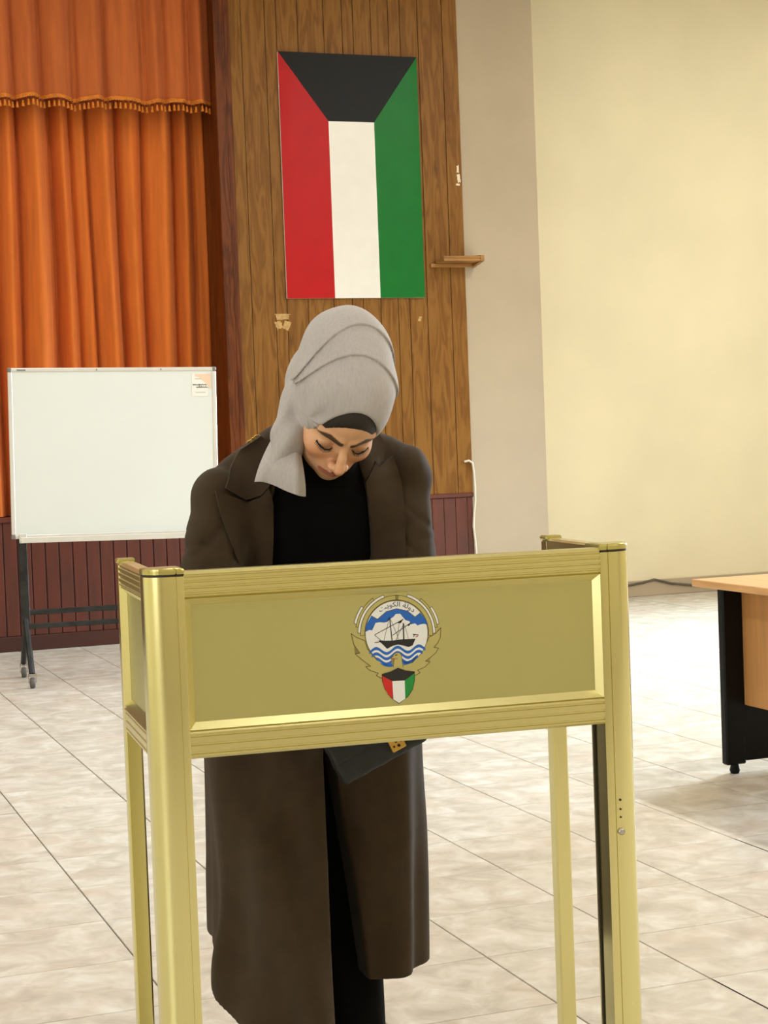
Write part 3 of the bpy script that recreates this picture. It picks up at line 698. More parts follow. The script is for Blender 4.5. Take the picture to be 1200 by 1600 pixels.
# ribbon lettering (state of Kuwait) as curved flat text, letters in their joined forms
word = '\uFE96\uFEF3\uFEEE\uFEDC\uFEDF\uFE8D \uFE94\uFEDF\uFEED\uFEA9'
cu = bpy.data.curves.new('ribbon_text', 'FONT'); cu.body = word; cu.size = 1.0; cu.align_x = 'CENTER'
to = bpy.data.objects.new('ribbon_text', cu); COL.objects.link(to)
dg = bpy.context.evaluated_depsgraph_get(); tm = bpy.data.meshes.new_from_object(to.evaluated_get(dg))
bpy.data.objects.remove(to)
if len(tm.vertices):
    xs = [v.co.x for v in tm.vertices]; ys = [v.co.y for v in tm.vertices]
    bx, by = (min(xs) + max(xs)) / 2, (min(ys) + max(ys)) / 2; sx_ = 78.0 / (max(xs) - min(xs)); sy_ = 58.0 / max(1e-6, max(ys) - min(ys))
    for v in tm.vertices:
        an = math.radians(90 - (v.co.x - bx) * sx_); rr = 258 + (v.co.y - by) * sy_
        v.co = em((618 + rr * math.cos(an), 482 - rr * 1.04 * math.sin(an)), 6)
    tm.materials.clear(); tm.materials.append(M['e_black'])
    tm.name = 'ribbon_lettering'; link('ribbon_lettering', tm, eo)
#@@PART3
# ------------------------------------------------------------------ implicit-surface modelling helpers for the figure
def V3(a): return np.array(a, dtype=np.float32)
def s_ell(p, c, r):
    q = (p - V3(c)); r = V3(r); k0 = np.sqrt(((q / r) ** 2).sum(-1)); k1 = np.sqrt(((q / (r * r)) ** 2).sum(-1)) + 1e-9
    return k0 * (k0 - 1.0) / k1
def s_cone(p, a, b, ra, rb):
    a = V3(a); b = V3(b); d = b - a; t = np.clip(((p - a) @ d) / float(d @ d), 0, 1)
    q = p - a - t[..., None] * d
    return np.sqrt((q * q).sum(-1)) - (ra + (rb - ra) * t)
def s_chain(p, pts, rad, k=0.02):
    d = None
    for a, b, ra, rb in zip(pts, pts[1:], rad, rad[1:]):
        e = s_cone(p, a, b, ra, rb); d = e if d is None else smin(d, e, k)
    return d
def s_loft(p, tab, n=2.0):
    """elliptical tube along z: rows (z, cx, cy, rx, ry)"""
    t = np.array(tab, dtype=np.float32); z = p[..., 2]
    cx, cy, rx, ry = (np.interp(z, t[:, 0], t[:, i]).astype(np.float32) for i in (1, 2, 3, 4))
    k = (np.abs((p[..., 0] - cx) / rx) ** n + np.abs((p[..., 1] - cy) / ry) ** n) ** (1.0 / n)
    d = (k - 1.0) * np.minimum(rx, ry)
    return np.maximum(d, np.maximum(t[0, 0] - z, z - t[-1, 0]))
def smin(a, b, k):
    h = np.clip(0.5 + 0.5 * (b - a) / k, 0, 1); return b + (a - b) * h - k * h * (1 - h)
def smax(a, b, k): return -smin(-a, -b, k)
def surf(fn, lo, hi, h):
    """naive surface nets of fn<0 on a regular grid; returns vertices, quads"""
    lo = np.array(lo, float); n = np.ceil((np.array(hi) - lo) / h).astype(int) + 1
    ax = [(lo[i] + h * np.arange(n[i])).astype(np.float32) for i in range(3)]
    val = np.empty(n, np.float32); step = max(1, int(400000 // (n[1] * n[2])))
    for i0 in range(0, n[0], step):
        P = np.stack(np.meshgrid(ax[0][i0:i0 + step], ax[1], ax[2], indexing='ij'), -1)
        val[i0:i0 + step] = fn(P)
    ins = val < 0
    cnt = np.zeros(n - 1, np.int8); offs = [(a, b, c) for a in (0, 1) for b in (0, 1) for c in (0, 1)]
    for a, b, c in offs: cnt += ins[a:n[0] - 1 + a, b:n[1] - 1 + b, c:n[2] - 1 + c]
    act = (cnt > 0) & (cnt < 8); idx = np.argwhere(act); vid = -np.ones(n - 1, np.int64); vid[act] = np.arange(len(idx))
    cor = {o: val[idx[:, 0] + o[0], idx[:, 1] + o[1], idx[:, 2] + o[2]] for o in offs}
    acc = np.zeros((len(idx), 3)); w = np.zeros(len(idx))
    for o in offs:
        for d in range(3):
            if o[d]: continue
            e = list(o); e[d] = 1; e = tuple(e); v0, v1 = cor[o], cor[e]; m = (v0 < 0) != (v1 < 0)
            t = np.where(m, v0 / np.where(v0 == v1, 1, v0 - v1), 0); q = np.tile(np.array(o, float), (len(idx), 1)); q[:, d] += t
            acc[m] += q[m]; w[m] += 1
    verts = lo + h * (idx + acc / w[:, None])
    quads = []
    for d in range(3):
        s0 = [slice(0, None)] * 3; s1 = [slice(0, None)] * 3; s0[d] = slice(0, n[d] - 1); s1[d] = slice(1, n[d])
        A_, B_ = ins[tuple(s0)], ins[tuple(s1)]; ch = np.argwhere(A_ != B_)
        u, v = (d + 1) % 3, (d + 2) % 3
        ok = (ch[:, u] > 0) & (ch[:, v] > 0) & (ch[:, u] < n[u] - 1) & (ch[:, v] < n[v] - 1); ch = ch[ok]
        fl = A_[ch[:, 0], ch[:, 1], ch[:, 2]]
        def cell(du, dv):
            c = ch.copy(); c[:, u] -= du; c[:, v] -= dv; return vid[c[:, 0], c[:, 1], c[:, 2]]
        q = np.stack([cell(1, 1), cell(0, 1), cell(0, 0), cell(1, 0)], 1); q[~fl] = q[~fl][:, ::-1]; quads.append(q)
    return verts, np.concatenate(quads)
def np_mesh(name, parts, m, colors=None):
    """parts: list of (verts, quads) joined into one mesh"""
    vs, fs, k = [], [], 0
    for v, q in parts: vs.append(v); fs.append(q + k); k += len(v)
    vs = np.concatenate(vs); fs = np.concatenate(fs)
    me = bpy.data.meshes.new(name); me.vertices.add(len(vs)); me.vertices.foreach_set('co', vs.astype(np.float32).ravel())
    me.loops.add(fs.size); me.loops.foreach_set('vertex_index', fs.astype(np.int32).ravel())
    me.polygons.add(len(fs)); me.polygons.foreach_set('loop_start', np.arange(0, fs.size, 4, dtype=np.int32))
    me.polygons.foreach_set('use_smooth', np.ones(len(fs), bool)); me.update(calc_edges=True); me.validate()
    me.materials.append(M[m])
    if colors is not None:
        at = me.color_attributes.new('tone', 'FLOAT_COLOR', 'POINT'); at.data.foreach_set('color', colors.astype(np.float32).ravel())
    return me
def relax(v, q, it=2, lam=0.5):
    n = len(v)
    for _ in range(it):
        s = np.zeros_like(v); c = np.zeros(n)
        for a, b in ((0, 1), (1, 2), (2, 3), (3, 0)):
            np.add.at(s, q[:, a], v[q[:, b]]); np.add.at(s, q[:, b], v[q[:, a]]); np.add.at(c, q[:, a], 1); np.add.at(c, q[:, b], 1)
        v = v + lam * (s / c[:, None] - v)
    return v

# ------------------------------------------------------------------ materials of the figure
def skin_mat():
    m = bpy.data.materials.new('skin'); nt, b = nodes_of(m)
    at = nt.nodes.new('ShaderNodeVertexColor'); at.layer_name = 'tone'
    n = nt.nodes.new('ShaderNodeTexNoise'); n.inputs['Scale'].default_value = 220; n.inputs['Detail'].default_value = 3
    mr = nt.nodes.new('ShaderNodeMapRange'); mr.inputs[3].default_value = 0.93; mr.inputs[4].default_value = 1.06; nt.links.new(n.outputs['Fac'], mr.inputs[0])
    mx = nt.nodes.new('ShaderNodeMix'); mx.data_type = 'RGBA'; mx.blend_type = 'MULTIPLY'; mx.inputs[0].default_value = 1
    nt.links.new(at.outputs['Color'], mx.inputs[6]); nt.links.new(mr.outputs[0], mx.inputs[7]); nt.links.new(mx.outputs[2], b.inputs['Base Color'])
    b.inputs['Roughness'].default_value = 0.42
    b.inputs['Subsurface Weight'].default_value = 0.12; b.inputs['Subsurface Radius'].default_value = (0.012, 0.005, 0.003); b.inputs['Subsurface Scale'].default_value = 0.4
    return m
M['skin'] = skin_mat()
M['coat'] = mat('dark_brown_wool', (58, 45, 29), 0.85, var=0.06, scale=30, sheen=0.04, spec=0.25, bump=0.25, bscale=900)
M['shirt'] = mat('black_knit', (4, 4, 4), 0.95, var=0.15, scale=200, spec=0.15)
M['trousers'] = mat('black_trousers', (4, 4, 4), 0.95, var=0.15, scale=100, spec=0.15)
M['hijab'] = mat('grey_chiffon', (172, 166, 164), 0.85, var=0.03, scale=260, stretch=(1, 1, 0.25), sheen=0.08, bump=0.2, bscale=700)
M['hair'] = mat('dark_hair', (26, 19, 15), 0.5, var=0.3, scale=60, stretch=(9, 1, 1), bump=0.5, bscale=80, bstretch=(12, 1, 1))
M['lash'] = mat('black_lashes', (16, 11, 9), 0.6, var=0.1)
M['bag'] = mat('dark_teal_leather', (20, 27, 29), 0.55, var=0.15, scale=40, bump=0.5, bscale=260)
M['brass'] = mat('brass_plate', (196, 156, 74), 0.35, metal=0.85, var=0.06)
M['shoe'] = mat('black_leather_shoe', (14, 13, 13), 0.4, var=0.1)

# ------------------------------------------------------------------ the woman at the booth
PYAW = math.radians(16)
PM = Matrix.Translation((-0.17, 3.42, 0)) @ Matrix.Rotation(PYAW, 4, 'Z')     # x to our right, y away from us, z up; she faces -y
person = empty('person', PM)
tag(person, 'person in grey headscarf and long dark brown coat bending over the gold booth', 'person')
# head frame: x to our right, y to the back of the head, z to the crown
HA, HB, HC = 0.935, 0.285, 0.09
HR = Matrix.Rotation(HC, 3, 'Z') @ Matrix.Rotation(HA, 3, 'X') @ Matrix.Rotation(HB, 3, 'Y')
HW = Matrix.Translation((-0.074, 3.15, 1.358)) @ HR.to_4x4() @ Matrix.Scale(0.995, 4)
HL = PM.inverted() @ HW                                                    # head frame -> figure frame
HLn = np.array(HL); HLi = np.array(HL.inverted())
def h2p(v): return v @ HLn[:3, :3].T + HLn[:3, 3]
def p2h(a): return tuple(np.array(a) @ HLi[:3, :3].T + HLi[:3, 3])

def face_sdf(p):
    q = p.copy(); q[..., 0] = np.abs(q[..., 0])           # symmetric
    d = s_ell(p, (0, 0.0, 0.04), (0.073, 0.094, 0.086))
    d = smin(d, s_ell(p, (0, -0.020, -0.028), (0.0605, 0.071, 0.084)), 0.025)
    d = smin(d, s_ell(p, (0, -0.044, -0.068), (0.043, 0.043, 0.029)), 0.022)
    d = smin(d, s_ell(p, (0, -0.080, -0.082), (0.017, 0.013, 0.013)), 0.016)
    d = smin(d, s_ell(q, (0.037, -0.060, -0.020), (0.024, 0.026, 0.024)), 0.018)
    d = smin(d, s_ell(p, (0, -0.074, -0.054), (0.029, 0.025, 0.024)), 0.016)
    d = smin(d, s_cone(q, (0.012, -0.0875, 0.024), (0.046, -0.068, 0.029), 0.0085, 0.007), 0.012)
    d = smax(d, -s_ell(q, (0.033, -0.099, 0.006), (0.019, 0.017, 0.0115)), 0.014)
    # lidded eye: a ball with the upper lid drawn down over it
    eye = s_ell(q, (0.0315, -0.0725, 0.0035), (0.0165, 0.0150, 0.0125))
    d = smin(d, eye, 0.0045)
    d = smax(d, -s_chain(q, [(0.0165, -0.0865, 0.0075), (0.030, -0.0895, 0.0150), (0.047, -0.0765, 0.0095)], [0.0012, 0.0016, 0.0010], 0.002), 0.003)
    d = smax(d, -s_chain(q, [(0.0175, -0.0855, -0.0005), (0.031, -0.0895, -0.0045), (0.0475, -0.0765, 0.0020)], [0.0010, 0.0015, 0.0010], 0.002), 0.0022)
    # nose
    n = s_chain(p, [(0, -0.0875, 0.016), (0, -0.1035, -0.006), (0, -0.1155, -0.0255)], [0.0068, 0.0075, 0.0098], 0.004)
    n = smin(n, s_ell(q, (0.0115, -0.1035, -0.0300), (0.0078, 0.0100, 0.0075)), 0.005)
    d = smin(d, n, 0.0075)
    d = smax(d, -s_ell(q, (0.0062, -0.1100, -0.0385), (0.0034, 0.0055, 0.0045)), 0.0025)
    # philtrum, lips
    d = smax(d, -s_cone(p, (0, -0.1035, -0.041), (0, -0.1035, -0.047), 0.0022, 0.0026), 0.004)
    up = s_chain(q, [(0.0, -0.0975, -0.0525), (0.0055, -0.0985, -0.0515), (0.0225, -0.0875, -0.0560)], [0.0046, 0.0046, 0.0026], 0.002)
    lo = s_chain(q, [(0.0, -0.0960, -0.0620), (0.0205, -0.0872, -0.0585)], [0.0060, 0.0032], 0.002)
    d = smin(d, smin(up, lo, 0.0015), 0.0035)
    d = smax(d, -s_chain(q, [(0.0, -0.1030, -0.0568), (0.012, -0.1005, -0.0562), (0.0245, -0.0900, -0.0578)], [0.0014, 0.0013, 0.0010], 0.001), 0.0018)
    # neck down into the collar
    d = smin(d, s_cone(p, (0, 0.020, -0.045), p2h((0.015, -0.115, 1.24)), 0.050, 0.056), 0.02)
    return d
hv, hq = surf(face_sdf, (-0.085, -0.130, -0.135), (0.085, 0.105, 0.132), 0.0019)
hv = relax(hv, hq, 1, 0.35)
def seg_d(v, a, b):
    a, b = np.array(a), np.array(b); d = b - a; t = np.clip((v - a) @ d / (d @ d), 0, 1); return np.linalg.norm(v - a - t[:, None] * d, axis=1), t
def tone(v):
    base = np.array(lin((222, 172, 132))[:3]); c = np.tile(base, (len(v), 1))
    a = v.copy(); a[:, 0] = np.abs(a[:, 0])
    def mixc(w, col): 
        nonlocal c
        w = np.clip(w, 0, 1)[:, None]; c = c * (1 - w) + np.array(lin(col)[:3]) * w
    g_ = lambda x, s_: np.exp(-(x / s_) ** 2)
    # blush on cheeks, warm nose
    mixc(0.55 * g_(np.linalg.norm((a - [0.044, -0.075, -0.028]) / [1, 1, 0.8], axis=1), 0.026), (216, 130, 92))
    mixc(0.35 * g_(np.linalg.norm(v - [0, -0.118, -0.028], axis=1), 0.014), (204, 122, 88))
    # eye shadow on the lids
    mixc(0.55 * g_(np.linalg.norm((a - [0.033, -0.086, 0.005]) / [1.6, 1, 0.8], axis=1), 0.010) * (v[:, 2] > -0.004), (140, 88, 60))
    # lips
    dl = np.minimum(seg_d(a, (0, -0.1005, -0.0535), (0.0225, -0.089, -0.0565))[0], seg_d(a, (0, -0.1, -0.062), (0.0205, -0.0885, -0.0590))[0])
    mixc(np.clip((0.0068 - dl) / 0.002, 0, 1) * (v[:, 1] < -0.082), (186, 108, 92))
    # eyebrows
    d1, t1 = seg_d(a, (0.0115, -0.0960, 0.0235), (0.034, -0.0880, 0.0300)); d2, t2 = seg_d(a, (0.034, -0.0880, 0.0300), (0.055, -0.0670, 0.0245))
    wd = np.where(d1 < d2, 0.0050 + 0.0010 * t1, 0.0060 * (1 - 0.7 * t2)); dd = np.minimum(d1, d2)
    mixc(0.93 * np.clip((wd + 0.0012 - dd) / 0.0016, 0, 1) * (v[:, 1] < -0.04), (46, 28, 18))
    return np.concatenate([c, np.ones((len(v), 1))], 1)
hc = tone(hv)
# torso, arms and hands under the clothes
def body_sdf(p):
    d = s_loft(p, [(0.86, 0.01, -0.02, 0.155, 0.105), (1.0, 0.01, -0.05, 0.125, 0.09), (1.15, 0.014, -0.085, 0.14, 0.095), (1.22, 0.015, -0.10, 0.13, 0.08), (1.275, 0.016, -0.11, 0.06, 0.055)])
    d = smin(d, s_cone(p, (0.015, -0.115, 1.21), h2p(np.array((0, 0.02, -0.05))), 0.056, 0.049), 0.03)
    for sx, sh, el, wr in ARMS:
        d = smin(d, s_chain(p, [sh, el, wr], [0.045, 0.036, 0.026], 0.02), 0.03)
    for x_, y_ in LEGS:
        d = smin(d, s_chain(p, [(x_ * 0.9, -0.01, 0.88), (x_, y_, 0.48), (x_, y_ + 0.03, 0.09)], [0.085, 0.056, 0.036], 0.02), 0.03)
        d = smin(d, s_cone(p, (x_, y_ + 0.04, 0.045), (x_, y_ - 0.11, 0.035), 0.034, 0.026), 0.02)
    return d
ARMS = [(-1, (-0.165, -0.13, 1.200), (-0.232, -0.20, 0.985), (-0.075, -0.395, 0.925)), (1, (0.172, -0.115, 1.232), (0.168, -0.20, 0.99), (0.10, -0.375, 0.925))]
LEGS = [(-0.070, -0.09), (0.066, 0.01)]
bv, bq = surf(body_sdf, (-0.29, -0.45, 0.0), (0.29, 0.20, 1.36), 0.010)
bv = relax(bv, bq, 1, 0.4)
def hand_sdf(p, wr, sx, pen):
    """palm with four fingers and a thumb resting on the shelf; the writing hand closes round the pen"""
    f = np.array([-0.30 * sx, -0.95, -0.10]); f /= np.linalg.norm(f); s_ = np.array([f[1], -f[0], 0]); s_ /= np.linalg.norm(s_); s_ *= (-sx)   # s_ towards the thumb
    w0 = np.array(wr); k = w0 + f * 0.078 + np.array([0, 0, -0.012])
    d = s_cone(p, w0, w0 + f * 0.03, 0.025, 0.024)
    for i, o in enumerate((0.030, 0.010, -0.010, -0.029)):
        b_ = k + s_ * o * 0.8; d = smin(d, s_cone(p, w0 + f * 0.012 + s_ * o * 0.45, b_, 0.016, 0.0112), 0.012)
    for i, (o, L_) in enumerate(((0.030, 0.066), (0.010, 0.073), (-0.010, 0.068), (-0.029, 0.054))):
        b_ = k + s_ * o * 0.8; cv = 0.9 if pen else 0.35
        p1 = b_ + f * L_ * 0.45 + np.array([0, 0, 0.004]); p2 = p1 + (f * math.cos(cv) + np.array([0, 0, -math.sin(cv) * 0.6])) * L_ * 0.33 + s_ * (0.004 if pen else 0); p3 = p2 + (f * math.cos(cv * 1.4) + np.array([0, 0, -math.sin(cv * 1.2) * 0.5])) * L_ * 0.25
        d = smin(d, s_chain(p, [b_, p1, p2, p3], [0.0098, 0.0088, 0.0080, 0.0068], 0.003), 0.003)
    t0 = w0 + f * 0.022 + s_ * 0.018; t1 = t0 + f * 0.034 + s_ * 0.026 + np.array([0, 0, -0.006]); t2 = t1 + f * 0.036 + s_ * (-0.004 if pen else 0.008) + np.array([0, 0, -0.008])
    return smin(d, s_chain(p, [t0, t1, t2], [0.013, 0.0105, 0.0080], 0.004), 0.006)
parts = [(h2p(hv), hq), (bv, bq)]; cols = [hc, np.tile(np.array(list(lin((222, 172, 132))[:3]) + [1]), (len(bv), 1))]
for (sx, sh_, el_, wr_), pen in zip(ARMS, (True, False)):
    v_, q_ = surf(lambda p: hand_sdf(p, wr_, sx, pen), (wr_[0] - 0.13, wr_[1] - 0.19, wr_[2] - 0.075), (wr_[0] + 0.13, wr_[1] + 0.05, wr_[2] + 0.06), 0.0035)
    parts.append((v_, q_)); cols.append(np.tile(np.array(list(lin((222, 172, 132))[:3]) + [1]), (len(v_), 1)))
body = link('body', np_mesh('body', parts, 'skin', np.concatenate(cols)), person)

# eyelashes along each lowered lid
for sx in (-1, 1):
    mb = MB(); ctrl = [Vector((0.0185, -0.0865, 0.0000)), Vector((0.0245, -0.0895, -0.0030)), Vector((0.0320, -0.0895, -0.0040)), Vector((0.0400, -0.0850, -0.0025)), Vector((0.0480, -0.0765, 0.0025))]
    pts = []
    for a, b in zip(ctrl, ctrl[1:]):
        for k in range(4): pts.append(a.lerp(b, k / 4))
    pts.append(ctrl[-1]); pts = [Vector((p.x * sx, p.y, p.z)) for p in pts]
    tr = lambda p: HL @ p
    mb.tube([tr(p) for p in pts], [0.0010 + 0.0013 * (k / len(pts)) for k in range(len(pts))], 6)
    for k, p in enumerate(pts[1:]):
        e = p + Vector((sx * (0.0006 + 0.0026 * k / len(pts)), -0.0050, -0.0036)); mb.tube([tr(p), tr(p.lerp(e, 0.6) + Vector((0, -0.0006, -0.0006))), tr(e)], [0.00055, 0.0004, 0.0002], 4)
    mb.build('eyelashes', 'lash', person)

# hair band showing at the forehead
def hair_sdf(p):
    d = s_ell(p, (0, 0.004, 0.041), (0.0765, 0.0985, 0.0895))
    q = p.copy(); q[..., 0] = np.abs(q[..., 0])
    cut = s_ell(p, (0.0, -0.112, -0.020), (0.070, 0.075, 0.0875))
    d = smax(d, -cut, 0.004); d = smax(d, p[..., 1] - 0.03, 0.01); d = smax(d, -0.004 - p[..., 2], 0.01)
    return d
v_, q_ = surf(hair_sdf, (-0.085, -0.105, -0.02), (0.085, 0.05, 0.14), 0.0026)
link('hair', np_mesh('hair', [(h2p(v_), q_)], 'hair'), person)

# headscarf: wrapped shell with a face opening, bun at the back, fall over the near shoulder
def hij_core(p):
    d = s_ell(p, (0, 0.010, 0.044), (0.0865, 0.107, 0.0985))
    d = smin(d, s_ell(p, (-0.004, 0.078, 0.066), (0.070, 0.080, 0.074)), 0.035)
    d = smin(d, s_cone(p, (0, 0.045, -0.01), p2h((0.015, -0.10, 1.27)), 0.072, 0.075), 0.03)
    return d
def hij_sdf(p):
    x, y, z = p[..., 0], p[..., 1], p[..., 2]
    d = hij_core(p)
    # tension folds radiating from the temple on our left, running over the brow
    r = np.sqrt((x + 0.072) ** 2 + (y + 0.045) ** 2 + (z - 0.030) ** 2); an = np.arctan2(z - 0.030, x + 0.072)
    d -= 0.0022 * np.sin(an * 9.0 + 1.0) * np.exp(-((r - 0.040) / 0.022) ** 2)
    d -= 0.0012 * np.sin(60 * z + 45 * y + 12 * x + 2 * np.sin(25 * x)) * np.clip((y + 0.08) / 0.06, 0, 1)
    # second turn of cloth lying over the first: a stepped layer behind a slanting edge
    e1 = (y - 0.035) + 0.55 * (z - 0.10) - 0.02 * x + 7.0 * (x + 0.005) ** 2
    d = np.minimum(d, smax(d - 0.0048, -e1, 0.003))
    e2 = (y - 0.098) + 0.40 * (z - 0.10) - 0.10 * x + 9.0 * (x - 0.004) ** 2
    d = np.minimum(d, smax(d - 0.0045, -e2, 0.003))
    # fall of cloth from the crown past our left side of the face to the chest
    fall = s_chain(p, [p2h(a) for a in FALL], [0.052, 0.050, 0.040, 0.030, 0.018], 0.03)
    ph_ = 55 * x - 40 * y
    fall -= 0.0028 * np.sin(ph_ * 2.1 + 0.6)
    d = smin(d, fall, 0.010)
    # face opening
    cut = s_ell(p, (0.0, -0.114, -0.022), (0.0675, 0.106, 0.124))
    cut = smin(cut, s_cone(p, (0.012, -0.12, -0.06), (0.05, -0.05, -0.16), 0.062, 0.085), 0.02)
    d = smax(d, -cut, 0.006)
    d = smax(d, -(s_ell(p, (0, 0.008, 0.040), (0.0742, 0.095, 0.087))), 0.002)
    return d
FALL = [(0.048, -0.110, 1.478), (0.012, -0.165, 1.430), (-0.030, -0.215, 1.368), (-0.066, -0.258, 1.308), (-0.090, -0.262, 1.268)]
v_, q_ = surf(hij_sdf, (-0.175, -0.16, -0.20), (0.125, 0.175, 0.160), 0.0022)
v_ = relax(v_, q_, 1, 0.3); hij = link('headscarf', np_mesh('headscarf', [(h2p(v_), q_)], 'hijab'), person)

# coat ----------------------------------------------------------------
TORSO = [(0.40, 0.01, 0.0, 0.12, 0.08), (0.60, 0.01, -0.005, 0.185, 0.140), (0.74, 0.01, -0.010, 0.203, 0.156), (0.90, 0.01, -0.02, 0.190, 0.140), (1.04, 0.012, -0.055, 0.178, 0.128), (1.14, 0.016, -0.085, 0.182, 0.128), (1.20, 0.018, -0.10, 0.180, 0.118), (1.245, 0.020, -0.105, 0.155, 0.098), (1.285, 0.020, -0.108, 0.105, 0.078), (1.325, 0.018, -0.112, 0.070, 0.064), (1.352, 0.018, -0.116, 0.062, 0.058)]
LEFT = [(0.20, -0.080, -0.050, 0.125, 0.225), (0.30, -0.080, -0.045, 0.125, 0.215), (0.50, -0.075, -0.035, 0.125, 0.195), (0.75, -0.07, -0.015, 0.130, 0.165), (0.95, -0.05, -0.02, 0.13, 0.13)]
RIGHT = [(0.20, 0.100, 0.020, 0.126, 0.165), (0.35, 0.100, 0.012, 0.124, 0.165), (0.55, 0.10, 0.0, 0.122, 0.160), (0.75, 0.09, -0.01, 0.125, 0.155), (0.95, 0.07, -0.02, 0.13, 0.13)]
def coat_base(p):
    x, y, z = p[..., 0], p[..., 1], p[..., 2]
    d = s_loft(p, TORSO, 2.3)
    d = smin(d, s_loft(p, LEFT, 2.4), 0.02); d = smin(d, s_loft(p, RIGHT, 2.4), 0.02)
    # shoulders
    d = smin(d, s_cone(p, (-0.05, -0.11, 1.288), (-0.165, -0.125, 1.222), 0.052, 0.046), 0.02)
    d = smin(d, s_cone(p, (0.07, -0.105, 1.288), (0.172, -0.11, 1.258), 0.052, 0.046), 0.02)
    return d
def coat_sdf(p):
    x, y, z = p[..., 0], p[..., 1], p[..., 2]
    d = coat_base(p)
    # long soft folds in the skirt of the coat
    an = np.arctan2(y + 0.01, x - 0.01); low = np.clip((0.95 - z) / 0.5, 0, 1)
    d -= low * (0.0075 * np.sin(an * 7 + 1.3 + 1.6 * z) + 0.0045 * np.sin(an * 13 + 0.4 - 3.0 * z))
    lf = np.clip((-0.02 - x) / 0.05, 0, 1) * np.clip((0.85 - z) / 0.2, 0, 1) * np.clip(-y / 0.08, 0, 1)
    d -= lf * 0.010 * np.sin((x * 26 + (z - 0.5) * 9.0) * 1.5 + 0.5)
    # sleeves with a gathered, slightly puffed head and drape folds
    for sx, sh, el, wr in ARMS:
        wr2 = tuple(e + (w - e) * 0.80 for e, w in zip(el, wr))
        s_ = s_chain(p, [tuple(np.array(sh) + np.array([0.0, 0, -0.005])), el, wr2], [0.060, 0.057, 0.050], 0.02)
        s_ = smin(s_, s_ell(p, (sh[0] + 0.012 * sx, sh[1] - 0.005, sh[2] + 0.004), (0.052, 0.062, 0.062)), 0.012)
        fold = lambda ph, w_: np.exp(-(np.sin(ph) / w_) ** 2)
        s_ += (0.0042 * fold(z * 46 + sx * x * 42 - y * 22 + 0.6, 0.34) + 0.0026 * fold(z * 71 - sx * x * 30 + y * 35, 0.28)) * np.clip((1.20 - z) / 0.06, 0, 1)
        seam = np.exp(-((d - s_) / 0.008) ** 2) * 0.0055
        d = smin(d, s_, 0.005) + seam
    d -= 0.0032 * (np.sin(x * 34 + z * 21 + 0.7) * np.sin(z * 37 - x * 17 + y * 23) + 0.6 * np.sin(x * 71 - z * 45 + y * 30)) * np.clip((1.30 - z) / 0.05, 0, 1) * np.clip((z - 0.92) / 0.1, 0, 1)
    # hem, lower at the near front on our left
    hem = np.where(x < 0.0, 0.215 + 0.12 * np.clip((y + 0.22) / 0.24, 0, 1), 0.275)
    d = smax(d, hem - z, 0.006)
    # open front: over the chest and below the buttoning
    xl = np.interp(z, [0.0, 0.24, 0.45, 0.75, 0.92, 1.0, 1.085, 1.20, 1.27, 1.33], [-0.030, -0.030, -0.022, -0.006, 0.0, -0.06, -0.092, -0.090, -0.070, -0.05]).astype(np.float32)
    xr = np.interp(z, [0.0, 0.24, 0.45, 0.75, 0.92, 1.0, 1.085, 1.20, 1.27, 1.33], [0.074, 0.074, 0.052, 0.010, 0.0, 0.06, 0.098, 0.088, 0.078, 0.065]).astype(np.float32)
    cut = np.maximum(np.maximum(xl - x, x - xr), y + 0.03)
    return smax(d, -cut, 0.004)
cv_, cq_ = surf(coat_sdf, (-0.31, -0.42, 0.19), (0.31, 0.24, 1.37), 0.0056)
cv_ = relax(cv_, cq_, 1, 0.3)
coat_me = np_mesh('coat', [(cv_, cq_)], 'coat'); coat = link('coat', coat_me, person)
# black knit top in the opening
def shirt_sdf(p):
    d = coat_base(p) + 0.011
    d = smin(d, s_cone(p, (0.015, -0.125, 1.24), h2p(np.array((0, 0.000, -0.066))), 0.070, 0.060), 0.02)
    return np.maximum(d, np.maximum(0.88 - p[..., 2], np.abs(p[..., 0] - 0.012) - 0.15))
v_, q_ = surf(shirt_sdf, (-0.16, -0.36, 0.86), (0.18, 0.10, 1.37), 0.006)
link('black_top', np_mesh('black_top', [(relax(v_, q_, 2, 0.5), q_)], 'shirt'), person)
# wide black trousers
def leg_sdf(p):
    d = None
    for x_, y_ in LEGS:
        e = s_loft(p, [(0.07, x_, y_ - 0.005, 0.070, 0.085), (0.45, x_ * 0.95, y_, 0.074, 0.085), (0.88, x_ * 0.8, -0.01, 0.09, 0.09)])
        e -= 0.003 * np.sin(p[..., 0] * 60 + p[..., 2] * 4); d = e if d is None else smin(d, e, 0.015)
    return d
v_, q_ = surf(leg_sdf, (-0.20, -0.24, 0.05), (0.20, 0.15, 0.90), 0.008)
link('trousers', np_mesh('trousers', [(v_, q_)], 'trousers'), person)
for x_, y_ in LEGS:
    v_, q_ = surf(lambda p: np.maximum(smin(s_ell(p, (x_, y_ - 0.05, 0.03), (0.042, 0.115, 0.052)), s_ell(p, (x_, y_ + 0.04, 0.05), (0.038, 0.05, 0.06)), 0.02), -p[..., 2]), (x_ - 0.06, y_ - 0.2, -0.01), (x_ + 0.06, y_ + 0.12, 0.14), 0.006)
    link('shoe', np_mesh('shoe', [(v_, q_)], 'shoe'), person)

